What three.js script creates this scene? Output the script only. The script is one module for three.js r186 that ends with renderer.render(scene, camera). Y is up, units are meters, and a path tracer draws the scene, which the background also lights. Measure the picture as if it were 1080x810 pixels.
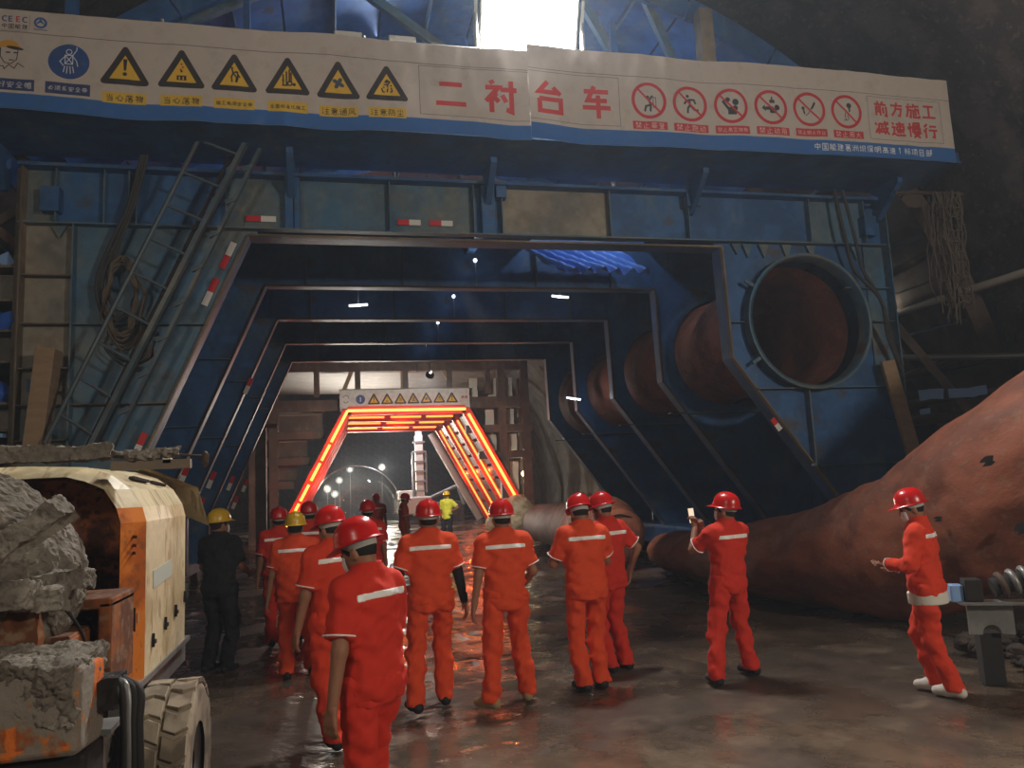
import * as THREE from 'three';
import { mergeGeometries } from 'three/addons/utils/BufferGeometryUtils.js';
import { RoundedBoxGeometry } from 'three/addons/geometries/RoundedBoxGeometry.js';
import { RectAreaLightUniformsLib } from 'three/addons/lights/RectAreaLightUniformsLib.js';

// ---------------------------------------------------------------- camera, air, exposure
RectAreaLightUniformsLib.init();
const scene = new THREE.Scene();
scene.background = new THREE.Color(0x000000);
const camera = new THREE.PerspectiveCamera(53.03, 1080 / 810, 0.05, 200);
camera.position.set(0, 1.85, 0);
camera.quaternion.setFromRotationMatrix(new THREE.Matrix4().makeBasis(
  new THREE.Vector3(0.97434, -0.0472, 0.22009), new THREE.Vector3(0.01735, 0.99061, 0.13562), new THREE.Vector3(-0.22442, -0.12832, 0.96601)));
const renderer = new THREE.WebGLRenderer({ antialias: true });
renderer.toneMapping = THREE.LinearToneMapping;
renderer.toneMappingExposure = 1.0;
renderer.shadowMap.enabled = true;
scene.fog = new THREE.FogExp2(0x9aa4b0, 0.0035);   // dusty air in the tunnel

// lamp strengths (radiance of the glowing faces); the lamps themselves are built below
const LAMP = {
  flood: 310, floodColor: new THREE.Color(1, 0.97, 0.93),
  rear: 36, rearColor: new THREE.Color(1, 0.89, 0.74),
  rear2: 250, rear2Color: new THREE.Color(1, 0.89, 0.74),
};

// ---------------------------------------------------------------- helpers
let seedState = 7;
const rnd = () => { seedState = (seedState + 0x6d2b79f5) | 0; let t = Math.imul(seedState ^ (seedState >>> 15), 1 | seedState); t = (t + Math.imul(t ^ (t >>> 7), 61 | t)) ^ t; return ((t ^ (t >>> 14)) >>> 0) / 4294967296; };
const rr = (a, b) => a + (b - a) * rnd();
const V = (x, y, z) => new THREE.Vector3(x, y, z);
const clamp = (x, a, b) => Math.max(a, Math.min(b, x));
const lerp = (a, b, t) => a + (b - a) * t;
const smooth = (a, b, x) => { const t = clamp((x - a) / (b - a), 0, 1); return t * t * (3 - 2 * t); };
const hash = (x, y, z) => { let h = Math.imul(x | 0, 374761393) ^ Math.imul(y | 0, 668265263) ^ Math.imul(z | 0, 2147483647 - 61); h = Math.imul(h ^ (h >>> 13), 1274126177); return ((h ^ (h >>> 16)) >>> 0) / 4294967296; };
function noise3(x, y, z) {
  const X = Math.floor(x), Y = Math.floor(y), Z = Math.floor(z); let u = x - X, v = y - Y, w = z - Z;
  u = u * u * (3 - 2 * u); v = v * v * (3 - 2 * v); w = w * w * (3 - 2 * w);
  return lerp(lerp(lerp(hash(X, Y, Z), hash(X + 1, Y, Z), u), lerp(hash(X, Y + 1, Z), hash(X + 1, Y + 1, Z), u), v),
    lerp(lerp(hash(X, Y, Z + 1), hash(X + 1, Y, Z + 1), u), lerp(hash(X, Y + 1, Z + 1), hash(X + 1, Y + 1, Z + 1), u), v), w) * 2 - 1;
}
const fbm3 = (x, y, z, o = 4) => { let s = 0, a = 0.5; for (let i = 0; i < o; i++) { s += a * noise3(x, y, z); x *= 2.03; y *= 2.03; z *= 2.03; a *= 0.5; } return s; };
function tnoise(x, y, p, s) {   // repeats every p
  const X = Math.floor(x), Y = Math.floor(y); let u = x - X, v = y - Y; u = u * u * (3 - 2 * u); v = v * v * (3 - 2 * v);
  const m = (a) => ((a % p) + p) % p;
  return lerp(lerp(hash(m(X), m(Y), s), hash(m(X + 1), m(Y), s), u), lerp(hash(m(X), m(Y + 1), s), hash(m(X + 1), m(Y + 1), s), u), v);
}
const tfbm = (u, v, p, s, o = 5) => { let r = 0, a = 0.5, n = 0; for (let i = 0; i < o; i++) { r += a * tnoise(u * p, v * p, p, s + i); n += a; p *= 2; a *= 0.55; } return r / n; };
function tex(size, f, colour = true, rep = 1) {
  const d = new Uint8Array(size * size * 4);
  for (let y = 0; y < size; y++) for (let x = 0; x < size; x++) {
    const c = f(x / size, y / size), i = (y * size + x) * 4, g = typeof c === 'number';
    d[i] = clamp(g ? c : c[0], 0, 255); d[i + 1] = clamp(g ? c : c[1], 0, 255); d[i + 2] = clamp(g ? c : c[2], 0, 255); d[i + 3] = 255;
  }
  const t = new THREE.DataTexture(d, size, size);
  t.wrapS = t.wrapT = THREE.RepeatWrapping; t.magFilter = THREE.LinearFilter; t.repeat.set(rep, rep);
  if (colour) t.colorSpace = THREE.SRGBColorSpace;
  t.needsUpdate = true; return t;
}
const mix3 = (a, b, t) => [lerp(a[0], b[0], t), lerp(a[1], b[1], t), lerp(a[2], b[2], t)];
const std = (o) => new THREE.MeshStandardMaterial(o);
const hexm = (c, rough = 0.6, metal = 0, extra = {}) => std({ color: c, roughness: rough, metalness: metal, ...extra });

// texture coordinates in metres, chosen by the way each face points
function metreUV(g) {
  if (g.index) g = g.toNonIndexed();
  const p = g.attributes.position, uv = new Float32Array(p.count * 2), a = V(), b = V(), c = V(), n = V();
  for (let i = 0; i < p.count; i += 3) {
    a.fromBufferAttribute(p, i); b.fromBufferAttribute(p, i + 1); c.fromBufferAttribute(p, i + 2);
    n.copy(b).sub(a).cross(V().copy(c).sub(a)); const ax = Math.abs(n.x), ay = Math.abs(n.y), az = Math.abs(n.z);
    [a, b, c].forEach((q, k) => { const j = (i + k) * 2; if (az >= ax && az >= ay) { uv[j] = q.x; uv[j + 1] = q.y; } else if (ax >= ay) { uv[j] = q.z; uv[j + 1] = q.y; } else { uv[j] = q.x; uv[j + 1] = q.z; } });
  }
  g.setAttribute('uv', new THREE.BufferAttribute(uv, 2)); return g;
}
function G(list) {
  const l = [].concat(list).map((g) => { const h = g.index ? g.toNonIndexed() : g.clone(); for (const k of Object.keys(h.attributes)) if (!['position', 'normal', 'uv'].includes(k)) h.deleteAttribute(k); if (!h.attributes.normal) h.computeVertexNormals(); if (!h.attributes.uv) h.setAttribute('uv', new THREE.BufferAttribute(new Float32Array(h.attributes.position.count * 2), 2)); return h; });
  return l.length === 1 ? l[0] : mergeGeometries(l);
}
const M4 = new THREE.Matrix4();
function box(w, h, d, x = 0, y = 0, z = 0, rx = 0, ry = 0, rz = 0) { const g = new THREE.BoxGeometry(w, h, d); if (rx || ry || rz) g.applyMatrix4(M4.makeRotationFromEuler(new THREE.Euler(rx, ry, rz))); g.translate(x, y, z); return g; }
function rbox(w, h, d, r, x = 0, y = 0, z = 0, rx = 0, ry = 0, rz = 0, seg = 2) { const g = new RoundedBoxGeometry(w, h, d, seg, r); if (rx || ry || rz) g.applyMatrix4(M4.makeRotationFromEuler(new THREE.Euler(rx, ry, rz))); g.translate(x, y, z); return g; }
// a bar of width w (sideways) and height h (towards `up`) from p to q
function bar(p, q, w, h, up = V(0, 1, 0)) {
  const z = q.clone().sub(p), L = z.length(); z.normalize(); if (Math.abs(z.dot(up)) > 0.99) up = V(1, 0, 0);
  const x = up.clone().cross(z).normalize(), y = z.clone().cross(x);
  const g = new THREE.BoxGeometry(w, h, L); g.applyMatrix4(new THREE.Matrix4().makeBasis(x, y, z)); const m = p.clone().add(q).multiplyScalar(0.5); g.translate(m.x, m.y, m.z); return g;
}
function rod(p, q, r, r2 = r, n = 10) {
  const z = q.clone().sub(p), L = z.length(); const g = new THREE.CylinderGeometry(r2, r, L, n); g.applyQuaternion(new THREE.Quaternion().setFromUnitVectors(V(0, 1, 0), z.normalize()));
  const m = p.clone().add(q).multiplyScalar(0.5); g.translate(m.x, m.y, m.z); return g;
}
function tube(pts, r, n = 8, seg = 0, closed = false) { return new THREE.TubeGeometry(new THREE.CatmullRomCurve3(pts, closed, 'centripetal'), seg || pts.length * 6, r, n, closed); }
function plate(pts, z0, z1, holes = []) {   // outline in x, y, thickness from z0 to z1
  const s = new THREE.Shape(pts.map((p) => new THREE.Vector2(p[0], p[1])));
  for (const [hx, hy, hr] of holes) { const q = new THREE.Path(); q.absarc(hx, hy, hr, 0, Math.PI * 2, true); s.holes.push(q); }
  const g = new THREE.ExtrudeGeometry(s, { depth: z1 - z0, bevelEnabled: false, curveSegments: 40 }); g.translate(0, 0, z0); return g;
}
function clipRect(poly, x0, y0, x1, y1) {
  const cut = (P, inside, at) => { const o = []; P.forEach((b, i) => { const a = P[(i + P.length - 1) % P.length], A = inside(a), B = inside(b); if (A !== B) o.push(at(a, b)); if (B) o.push(b); }); return o; };
  const ix = (X) => (a, b) => [X, lerp(a[1], b[1], (X - a[0]) / (b[0] - a[0]))], iy = (Y) => (a, b) => [lerp(a[0], b[0], (Y - a[1]) / (b[1] - a[1])), Y];
  let P = cut(poly, (p) => p[0] >= x0, ix(x0)); P = cut(P, (p) => p[0] <= x1, ix(x1)); P = cut(P, (p) => p[1] >= y0, iy(y0)); return cut(P, (p) => p[1] <= y1, iy(y1));
}
function jiggle(g, amp, f, seed = 0) {   // lumpy surface; keeps shared corners together
  const p = g.attributes.position; for (let i = 0; i < p.count; i++) { const x = p.getX(i), y = p.getY(i), z = p.getZ(i); p.setXYZ(i, x + amp * fbm3(x * f + seed, y * f, z * f, 3), y + amp * fbm3(x * f, y * f + 9 + seed, z * f, 3), z + amp * fbm3(x * f, y * f, z * f + 17 + seed, 3)); }
  g.computeVertexNormals(); return g;
}
const taken = new Map();
const numbered = (n) => { const k = taken.get(n) || 0; taken.set(n, k + 1); return k ? n + '_' + String(k).padStart(3, '0') : n; };
function put(name, geo, mat, parent, label) {   // a part (or sub-part)
  const m = new THREE.Mesh(geo, mat); m.name = name; if (label) m.userData.label = label; parent.add(m); return m;
}
function thing(name, label, category, pos = [0, 0, 0], turn = 0, group) {
  const o = new THREE.Group(); o.name = numbered(name); o.position.set(...pos); o.rotation.y = turn; o.userData = { label, category }; if (group) o.userData.group = group; scene.add(o); return o;
}
function single(name, label, category, geo, mat, group) {
  const m = new THREE.Mesh(geo, mat); m.name = numbered(name); m.userData = { label, category }; if (group) m.userData.group = group; scene.add(m); return m;
}
function struct(name, geo, mat) { const m = new THREE.Mesh(geo, mat); m.name = name; m.userData.kind = 'structure'; scene.add(m); return m; }

// ---------------------------------------------------------------- materials
const steelTex = (base, dust, amount, rust, seed) => tex(512, (u, v) => {
  const a = tfbm(u, v, 4, seed, 6), b = tfbm(u, v, 8, seed + 20, 5), c = tfbm(u, v, 32, seed + 40, 3), st = tfbm(u * 1, v * 0.25, 16, seed + 60, 4);
  let k = mix3(base, base.map((x) => x * 0.82), smooth(0.35, 0.7, b));
  k = mix3(k, dust, clamp(smooth(0.6 - amount, 1.0 - amount * 0.5, a * 0.7 + st * 0.3) * (0.7 + 0.3 * c), 0, 1));
  k = mix3(k, rust, smooth(0.66, 0.8, tfbm(u, v, 6, seed + 80, 6)) * 0.5);
  return k.map((x) => x * (0.93 + 0.14 * c));
}, true, 0.4);
const bumpFine = tex(512, (u, v) => 255 * (0.5 * tfbm(u, v, 8, 301, 6) + 0.5 * tfbm(u, v, 48, 311, 4)), false);
const bumpGrit = tex(512, (u, v) => 255 * Math.pow(tfbm(u, v, 14, 321, 6), 1.2), false);
const BLUE = [52, 100, 156], DUST = [142, 128, 106], RUST = [96, 58, 36];
const mat = {
  steel: std({ map: steelTex(BLUE, DUST, 0.1, RUST, 11), roughness: 0.5, metalness: 0.15, bumpMap: bumpFine, bumpScale: 0.002 }),
  steelB: std({ map: steelTex([72, 114, 146], DUST, 0.24, RUST, 111), roughness: 0.52, metalness: 0.15, bumpMap: bumpFine, bumpScale: 0.002 }),
  steelDusty: std({ map: steelTex([138, 134, 124], [172, 156, 130], 0.3, [132, 112, 88], 211), roughness: 0.55, metalness: 0.1, bumpMap: bumpFine, bumpScale: 0.002 }),
  edge: std({ map: steelTex([112, 98, 80], [176, 156, 126], 0.25, [110, 66, 40], 71), roughness: 0.6, bumpMap: bumpFine, bumpScale: 0.001 }),
  brownSteel: std({ map: steelTex([84, 66, 54], [124, 106, 88], 0.22, [88, 50, 34], 91), roughness: 0.65, bumpMap: bumpFine, bumpScale: 0.002 }),
  frameEdge: std({ map: steelTex([74, 62, 54], [100, 86, 72], 0.2, [78, 50, 38], 95), roughness: 0.95, bumpMap: bumpFine, bumpScale: 0.002 }),
  ladder: std({ map: steelTex([86, 104, 116], [150, 138, 116], 0.2, RUST, 141), roughness: 0.55, metalness: 0.2 }),
  rustPlate: std({ map: tex(512, (u, v) => { const a = tfbm(u, v, 6, 401, 6), c = tfbm(u, v, 40, 411, 4); let k = mix3([70, 34, 18], [148, 82, 38], smooth(0.4, 0.62, a)); k = mix3(k, [46, 28, 18], smooth(0.45, 0.75, c) * 0.7); return k; }), roughness: 0.85, bumpMap: bumpGrit, bumpScale: 0.012 }),
  cream: std({ map: tex(512, (u, v) => { const a = tfbm(u, v, 4, 421, 6), c = tfbm(u, v, 30, 431, 4), s = tfbm(u, v * 0.2, 24, 441, 4); let k = mix3([222, 206, 168], [196, 178, 138], smooth(0.4, 0.65, a)); k = mix3(k, [150, 126, 92], smooth(0.6, 0.75, s) * 0.7); return k.map((x) => x * (0.93 + 0.12 * c)); }), roughness: 0.45, bumpMap: bumpFine, bumpScale: 0.001 }),
  orange: std({ map: tex(512, (u, v) => { const a = tfbm(u, v, 5, 451, 6), c = tfbm(u, v, 36, 461, 4); let k = mix3([222, 128, 44], [186, 96, 32], smooth(0.4, 0.6, a)); k = mix3(k, [120, 76, 44], smooth(0.5, 0.75, c * 0.6 + a * 0.4) * 0.7); return k; }), roughness: 0.55, bumpMap: bumpFine, bumpScale: 0.001 }),
  crust: std({ map: tex(512, (u, v) => { const a = tfbm(u, v, 6, 471, 6), c = tfbm(u, v, 40, 481, 4); let k = mix3([108, 100, 90], [146, 138, 126], smooth(0.34, 0.7, a)); k = mix3(k, [84, 78, 70], smooth(0.52, 0.8, c) * 0.7); return k; }), roughness: 0.95, bumpMap: bumpGrit, bumpScale: 0.02 }),
  crustOrange: std({ map: tex(512, (u, v) => { const a = tfbm(u, v, 5, 491, 6), c = tfbm(u * 1, v * 0.3, 30, 501, 4); let k = mix3([212, 108, 36], [150, 74, 30], smooth(0.45, 0.6, c)); k = mix3(k, [128, 118, 106], smooth(0.5, 0.58, a)); return k; }), roughness: 0.85, bumpMap: bumpGrit, bumpScale: 0.012 }),
  tyre: std({ map: tex(256, (u, v) => { const a = tfbm(u, v, 8, 511, 5); return mix3([120, 108, 92], [164, 150, 128], smooth(0.35, 0.65, a)); }), roughness: 0.95, bumpMap: bumpFine, bumpScale: 0.003 }),
  fabric: std({ map: tex(512, (u, v) => { const a = tfbm(u, v, 4, 521, 6), c = tfbm(u, v, 24, 531, 5); let k = mix3([154, 88, 62], [124, 72, 52], smooth(0.36, 0.66, a)); k = mix3(k, [148, 112, 86], smooth(0.58, 0.75, c) * 0.5); return k; }), roughness: 0.7, bumpMap: bumpFine, bumpScale: 0.006 }),
  frameOrange: std({ map: tex(256, (u, v) => { const a = tfbm(u, v, 5, 455, 6), c = tfbm(u, v, 24, 465, 4); return mix3(mix3([150, 84, 38], [96, 54, 30], smooth(0.35, 0.6, a)), [138, 118, 96], smooth(0.55, 0.75, c) * 0.7); }), roughness: 0.8, bumpMap: bumpFine, bumpScale: 0.002 }),
  sack: std({ map: tex(256, (u, v) => { const a = tfbm(u, v, 4, 541, 6); return mix3([206, 190, 160], [164, 138, 106], smooth(0.36, 0.66, a)); }), roughness: 0.8, bumpMap: bumpFine, bumpScale: 0.006 }),
  rock: std({ map: tex(512, (u, v) => { const a = tfbm(u, v, 6, 551, 6), c = tfbm(u, v, 30, 561, 4); return mix3(mix3([74, 62, 54], [52, 44, 38], smooth(0.35, 0.65, a)), [92, 80, 68], smooth(0.6, 0.78, c) * 0.6); }), roughness: 0.95, bumpMap: bumpGrit, bumpScale: 0.03 }),
  lining: std({ map: tex(256, (u, v) => { const a = tfbm(u, v, 6, 571, 6); return mix3([96, 93, 88], [74, 71, 68], smooth(0.35, 0.65, a)); }), roughness: 0.9, bumpMap: bumpGrit, bumpScale: 0.01 }),
  board: std({ map: tex(256, (u, v) => { const a = tfbm(u * 0.3, v, 24, 581, 5); return mix3([168, 142, 112], [138, 114, 90], a); }), roughness: 0.8 }),
  black: hexm(0x17161a, 0.6), rubber: hexm(0x221f1e, 0.75), chrome: hexm(0xb8b8b4, 0.3, 0.9), galv: std({ map: steelTex([150, 152, 150], [170, 160, 142], 0.15, [120, 96, 76], 161), roughness: 0.45, metalness: 0.5 }),
  redMark: hexm(0xd01e22, 0.45), whiteMark: hexm(0xe6e4de, 0.45), blueTarp: hexm(0x2f62c4, 0.5), paleBlue: hexm(0x86aee0, 0.5), rope: hexm(0x66594a, 0.95), cable: hexm(0x3a3a38, 0.8), pale: hexm(0xcfc8ba, 0.7), concrete: hexm(0x8f8a80, 0.95),
};
// ---------------------------------------------------------------- the tunnel: floor, vault, walls
const CX = 2.29, CY = 1.43, RT = 8.75;   // axis and radius of the bore
{
  const W = 18.5, L = 92, nx = 150, nz = 420, g = new THREE.PlaneGeometry(W, L, nx, nz); g.rotateX(-Math.PI / 2); g.translate(CX, 0, -26);
  const p = g.attributes.position;
  for (let i = 0; i < p.count; i++) {
    const x = p.getX(i), z = p.getZ(i);
    let y = 0.022 * fbm3(x * 0.5, 3, z * 0.5, 4) + 0.010 * fbm3(x * 2.4, 7, z * 2.4, 3);
    y += 0.12 * smooth(5.5, 8.5, x) * (0.6 + fbm3(x, 1, z, 3)) + 0.1 * smooth(-2.6, -4.5, x);
    p.setY(i, y - 0.012);
  }
  g.computeVertexNormals();
  const uv = g.attributes.uv; for (let i = 0; i < uv.count; i++) uv.setXY(i, p.getX(i) / 5, p.getZ(i) / 5);
  const floorCol = tex(1024, (u, v) => { const a = tfbm(u, v, 5, 601, 7), c = tfbm(u, v, 40, 611, 4), b = tfbm(u, v, 11, 621, 5); let k = mix3([112, 94, 78], [84, 72, 62], smooth(0.36, 0.62, a)); k = mix3(k, [132, 116, 98], smooth(0.56, 0.7, b) * 0.6); return k.map((x) => x * (0.86 + 0.26 * c)); });
  const floorRough = tex(1024, (u, v) => { const a = tfbm(u, v, 5, 601, 7), b = tfbm(u, v, 9, 631, 6), c = tfbm(u, v, 60, 641, 3); return 255 * clamp(lerp(0.05, 0.46, smooth(0.4, 0.62, a * 0.45 + b * 0.55)) + 0.1 * (c - 0.5), 0.05, 1); }, false);
  const floorBump = tex(1024, (u, v) => { const b = tfbm(u, v, 9, 631, 6), c = tfbm(u, v, 50, 651, 5); return 255 * (smooth(0.38, 0.62, b) * 0.6 + 0.4 * c * smooth(0.36, 0.6, b)); }, false);
  struct('floor', g, std({ map: floorCol, roughnessMap: floorRough, roughness: 1, bumpMap: floorBump, bumpScale: 0.012 }));
}
function vault(a0, a1, z0, z1, na, nz, thick) {   // rough shotcrete shell, turned about the bore's axis
  const pos = [], idx = [], uv = [];
  for (let j = 0; j <= nz; j++) for (let i = 0; i <= na; i++) {
    const a = lerp(a0, a1, i / na), z = lerp(z0, z1, j / nz), r = RT + 0.22 * fbm3(Math.cos(a) * 5, Math.sin(a) * 5, z * 0.6, 4) + 0.06 * fbm3(Math.cos(a) * 22, Math.sin(a) * 22, z * 2.4, 3);
    pos.push(CX + r * Math.cos(a), CY + r * Math.sin(a), z); uv.push(a * RT / 2, z / 2);
  }
  for (let j = 0; j < nz; j++) for (let i = 0; i < na; i++) { const k = j * (na + 1) + i; idx.push(k, k + 1, k + na + 1, k + 1, k + na + 2, k + na + 1); }
  const inner = new THREE.BufferGeometry(); inner.setAttribute('position', new THREE.Float32BufferAttribute(pos, 3)); inner.setAttribute('uv', new THREE.Float32BufferAttribute(uv, 2)); inner.setIndex(idx); inner.computeVertexNormals();
  const outer = new THREE.CylinderGeometry(RT + 0.5, RT + 0.5, z0 - z1, na, 1, true, a0 + Math.PI / 2, a1 - a0); outer.rotateX(Math.PI / 2); outer.translate(CX, CY, (z0 + z1) / 2);
  return G([inner, outer]);
}
struct('ceiling', vault(0.62, Math.PI - 0.62, 20, -20, 70, 150), mat.rock);
struct('wall_right', vault(-0.26, 0.62, 20, -20, 40, 150), mat.rock);
struct('wall_left', vault(Math.PI - 0.62, Math.PI + 0.26, 20, -20, 40, 150), mat.rock);
struct('ceiling_far', vault(0.62, Math.PI - 0.62, -20, -72, 40, 60), mat.lining);
struct('wall_right_far', vault(-0.26, 0.62, -20, -72, 20, 60), mat.lining);
struct('wall_left_far', vault(Math.PI - 0.62, Math.PI + 0.26, -20, -72, 20, 60), mat.lining);
struct('wall_end', plate([...Array(33)].map((_, i) => [CX + (RT + 0.4) * Math.cos(Math.PI * i / 32), -0.1 + CY + (RT + 0.4) * Math.sin(Math.PI * i / 32)]).concat([[CX - RT - 0.4, -0.1], [CX + RT + 0.4, -0.1]]), -72.4, -72), mat.lining);
struct('wall_back', plate([...Array(33)].map((_, i) => [CX + (RT + 0.4) * Math.cos(Math.PI * i / 32), -0.1 + CY + (RT + 0.4) * Math.sin(Math.PI * i / 32)]).concat([[CX - RT - 0.4, -0.1], [CX + RT + 0.4, -0.1]]), 20, 20.4), mat.rock);

// ---------------------------------------------------------------- the blue lining trolley
const ZF = -9.7, FRAMES = [-9.7, -12.08, -14.46, -16.84, -19.2], XL = -3.49, XR = 8.07;
const OPEN = [[-2.55, 0.55], [-2.55, 1.5], [-2.14, 2.44], [-1.01, 5.05], [5.4, 5.05], [5.43, 3.45], [7.38, 0.77], [7.38, 0.55]];
const DUCT = [6.62, 3.95, 0.93];
const trolley = thing('lining_trolley', 'huge blue steel tunnel lining trolley with receding portal frames', 'trolley', [0, 0, 0]);
{
  const T = trolley;
  const web = [[XL, 0.55], [-2.55, 0.55], ...OPEN.slice(1, 7), [7.38, 0.55], [XR, 0.55], [XR, 5.8], [XL, 5.8]];
  // front face: separate plates between the stiffeners
  const cell = (x0, y0, x1, y1, m, holes) => { const q = clipRect(web, x0 + 0.006, y0 + 0.006, x1 - 0.006, y1 - 0.006); if (q.length > 2) put('web_panel', metreUV(plate(q, ZF - 0.02, ZF, holes)), m, T); };
  const up = [XL, -3.15, -2.63, -2.36, -1.26, -0.52, 0.73, 1.83, 2.21, 3.73, 4.9, 6.82, 7.74, XR];
  const upM = ['steelB', 'steel', 'steel', 'steel', 'steelB', 'steelB', 'steelB', 'steel', 'steelDusty', 'steel', 'steel', 'steelB', 'steel'];
  for (let i = 0; i < up.length - 1; i++) cell(up[i], 5.12, up[i + 1], 5.8, mat[upM[i]]);
  const yl = [0.55, 1.6, 2.58, 2.98, 3.4, 3.92, 4.49, 5.12];
  for (let i = 0; i < yl.length - 1; i++) cell(XL, yl[i], -2.95, yl[i + 1], mat[i > 2 ? 'steelDusty' : 'steelB']);
  const yr = [0.55, 2.0, 2.98, 3.92, 5.12];
  for (let i = 0; i < yr.length - 1; i++) cell(-2.95, yr[i], -0.9, yr[i + 1], mat.steelB);
  cell(5.3, 3.0, 7.72, 5.12, mat.steel, [DUCT]); cell(7.72, 3.96, XR, 5.12, mat.steelB); cell(7.72, 3.0, XR, 3.96, mat.steelB);
  cell(5.3, 1.9, 6.53, 3.0, mat.steel); cell(6.53, 1.9, XR, 3.0, mat.steel); cell(6.5, 0.55, XR, 1.9, mat.steel);
  // stiffeners standing proud of the plates
  const rib = (x0, y0, x1, y1, d = 0.11, w = 0.014, m = mat.steelB) => put('stiffener', metreUV(bar(V(x0, y0, ZF + d / 2), V(x1, y1, ZF + d / 2), x0 === x1 ? w : d, x0 === x1 ? d : w, x0 === x1 ? V(0, 0, 1) : V(0, 1, 0))), m, T);
  for (const x of up.slice(1, -1)) rib(x, 5.13, x, 5.79);
  rib(-0.46, 5.13, -0.46, 5.79, 0.12); rib(-2.28, 5.13, -2.28, 5.79, 0.1);
  put('girder_flange', metreUV(box(XR - XL + 0.1, 0.02, 0.13, (XL + XR) / 2, 5.12, ZF + 0.06)), mat.steelB, T);
  put('girder_flange', metreUV(box(XR - XL + 0.1, 0.04, 0.22, (XL + XR) / 2, 5.81, ZF + 0.06)), mat.steel, T);
  for (let i = 1; i < yl.length - 1; i++) rib(XL, yl[i], -2.95, yl[i], 0.13, 0.016, mat.edge);
  rib(-2.95, 0.6, -2.95, 5.1, 0.13, 0.018); rib(XL, 0.6, XL, 5.78, 0.16, 0.02, mat.edge); rib(XR, 0.6, XR, 5.78, 0.16, 0.02); rib(7.72, 3.0, 7.72, 5.1, 0.03);
  rib(-2.95, 3.92, -1.52, 3.92, 0.1, 0.014); rib(-2.95, 2.98, -1.93, 2.98, 0.1, 0.014, mat.edge); rib(-2.95, 2.0, -2.34, 2.0, 0.1, 0.014);
  rib(5.75, 3.0, 7.7, 3.0, 0.1); rib(7.72, 3.96, XR, 3.96, 0.1); rib(7.3, 4.46, XR, 4.46, 0.1); rib(5.45, 3.95, 5.66, 3.95, 0.1); rib(6.53, 1.9, 6.53, 3.0, 0.12, 0.02); rib(6.6, 1.9, XR, 1.9, 0.1);
  for (const [x, l] of [[5.55, 0.16], [5.72, 0.2], [5.98, 0.2], [6.35, 0.24], [6.75, 0.2], [7.5, 0.2], [-3.2, 0.14]]) put('gusset', metreUV(plate([[x, 5.1], [x + 0.16, 5.1], [x + 0.08, 5.1 - l]], ZF, ZF + 0.05)), mat.steelB, T);
  // front opening edge flange
  const edge = (z, d, m, w, host) => { for (let i = 0; i < OPEN.length - 1; i++) { const [a, b] = [OPEN[i], OPEN[i + 1]]; put('edge_flange', metreUV(bar(V(a[0], a[1], z - d / 2 + 0.06), V(b[0], b[1], z - d / 2 + 0.06), d, w, V(-(b[1] - a[1]), b[0] - a[0], 0).normalize().cross(V(0, 0, 1)).cross(V(0, 0, 1)))), m, host); } };
  edge(ZF, 0.07, mat.edge, 0.024, T); edge(ZF - 0.075, 0.24, mat.steel, 0.016, T);
  // collar of the duct hole
  const ring = new THREE.LatheGeometry([[0.93, 0], [0.96, 0], [0.96, 0.17], [0.985, 0.17], [0.985, 0.2], [0.925, 0.2], [0.925, -0.02]].map((p) => new THREE.Vector2(p[0], p[1])), 72); ring.rotateX(Math.PI / 2); ring.translate(DUCT[0], DUCT[1], ZF);
  put('duct_collar', metreUV(ring), mat.steelB, T);
  for (const a of [2.6, 3.7]) put('collar_lug', box(0.16, 0.05, 0.03, DUCT[0] + 1.05 * Math.cos(a), DUCT[1] + 1.05 * Math.sin(a), ZF + 0.15, 0, 0, a), mat.steelB, T);
  // portal frames behind
  for (const z of FRAMES.slice(1)) {
    const F = put('portal_frame', metreUV(plate(web, z - 0.02, z, [DUCT])), mat.steel, T);
    edge(z, 0.05, mat.frameEdge, 0.022, F); edge(z - 0.055, 0.2, mat.steel, 0.014, F);
    for (const [x0, y0, x1, y1] of [[-3.4, 3.9, -1.52, 3.9], [-3.4, 2.9, -1.96, 2.9], [5.5, 2.9, 8, 2.9], [-0.4, 5.07, -0.4, 5.78], [1.1, 5.07, 1.1, 5.78], [3.3, 5.07, 3.3, 5.78], [4.6, 5.07, 4.6, 5.78]]) put('stiffener', metreUV(bar(V(x0, y0, z + 0.05), V(x1, y1, z + 0.05), x0 === x1 ? 0.014 : 0.1, x0 === x1 ? 0.1 : 0.014, x0 === x1 ? V(0, 0, 1) : V(0, 1, 0))), mat.steelB, F);
  }
  // long members tying the frames together
  for (const [x, y, w, h] of [[-3.2, 5.4, 0.2, 0.3], [7.8, 5.4, 0.2, 0.3], [-3.1, 0.55, 0.5, 0.42], [7.5, 0.55, 0.6, 0.42], [-3.3, 3.2, 0.14, 0.14], [7.9, 2.6, 0.14, 0.14], [2.2, 5.7, 0.14, 0.16]]) put('long_beam', metreUV(box(w, h, 9.9, x, y, -14.5)), mat.steel, T);
  for (const x of [-3.1, 7.5]) for (const z of [-10.2, -18.7]) { const w = new THREE.CylinderGeometry(0.3, 0.3, 0.16, 28); w.rotateZ(Math.PI / 2); w.translate(x, 0.3, z); put('wheel', w, mat.brownSteel, T); }
  put('rear_beam', metreUV(box(8.4, 0.2, 0.2, 2.2, 5.5, -21.25)), mat.steel, T); for (const x of [-1.6, 6.0]) put('long_beam', metreUV(box(0.16, 0.2, 2.2, x, 5.5, -20.3)), mat.steel, T);
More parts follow.
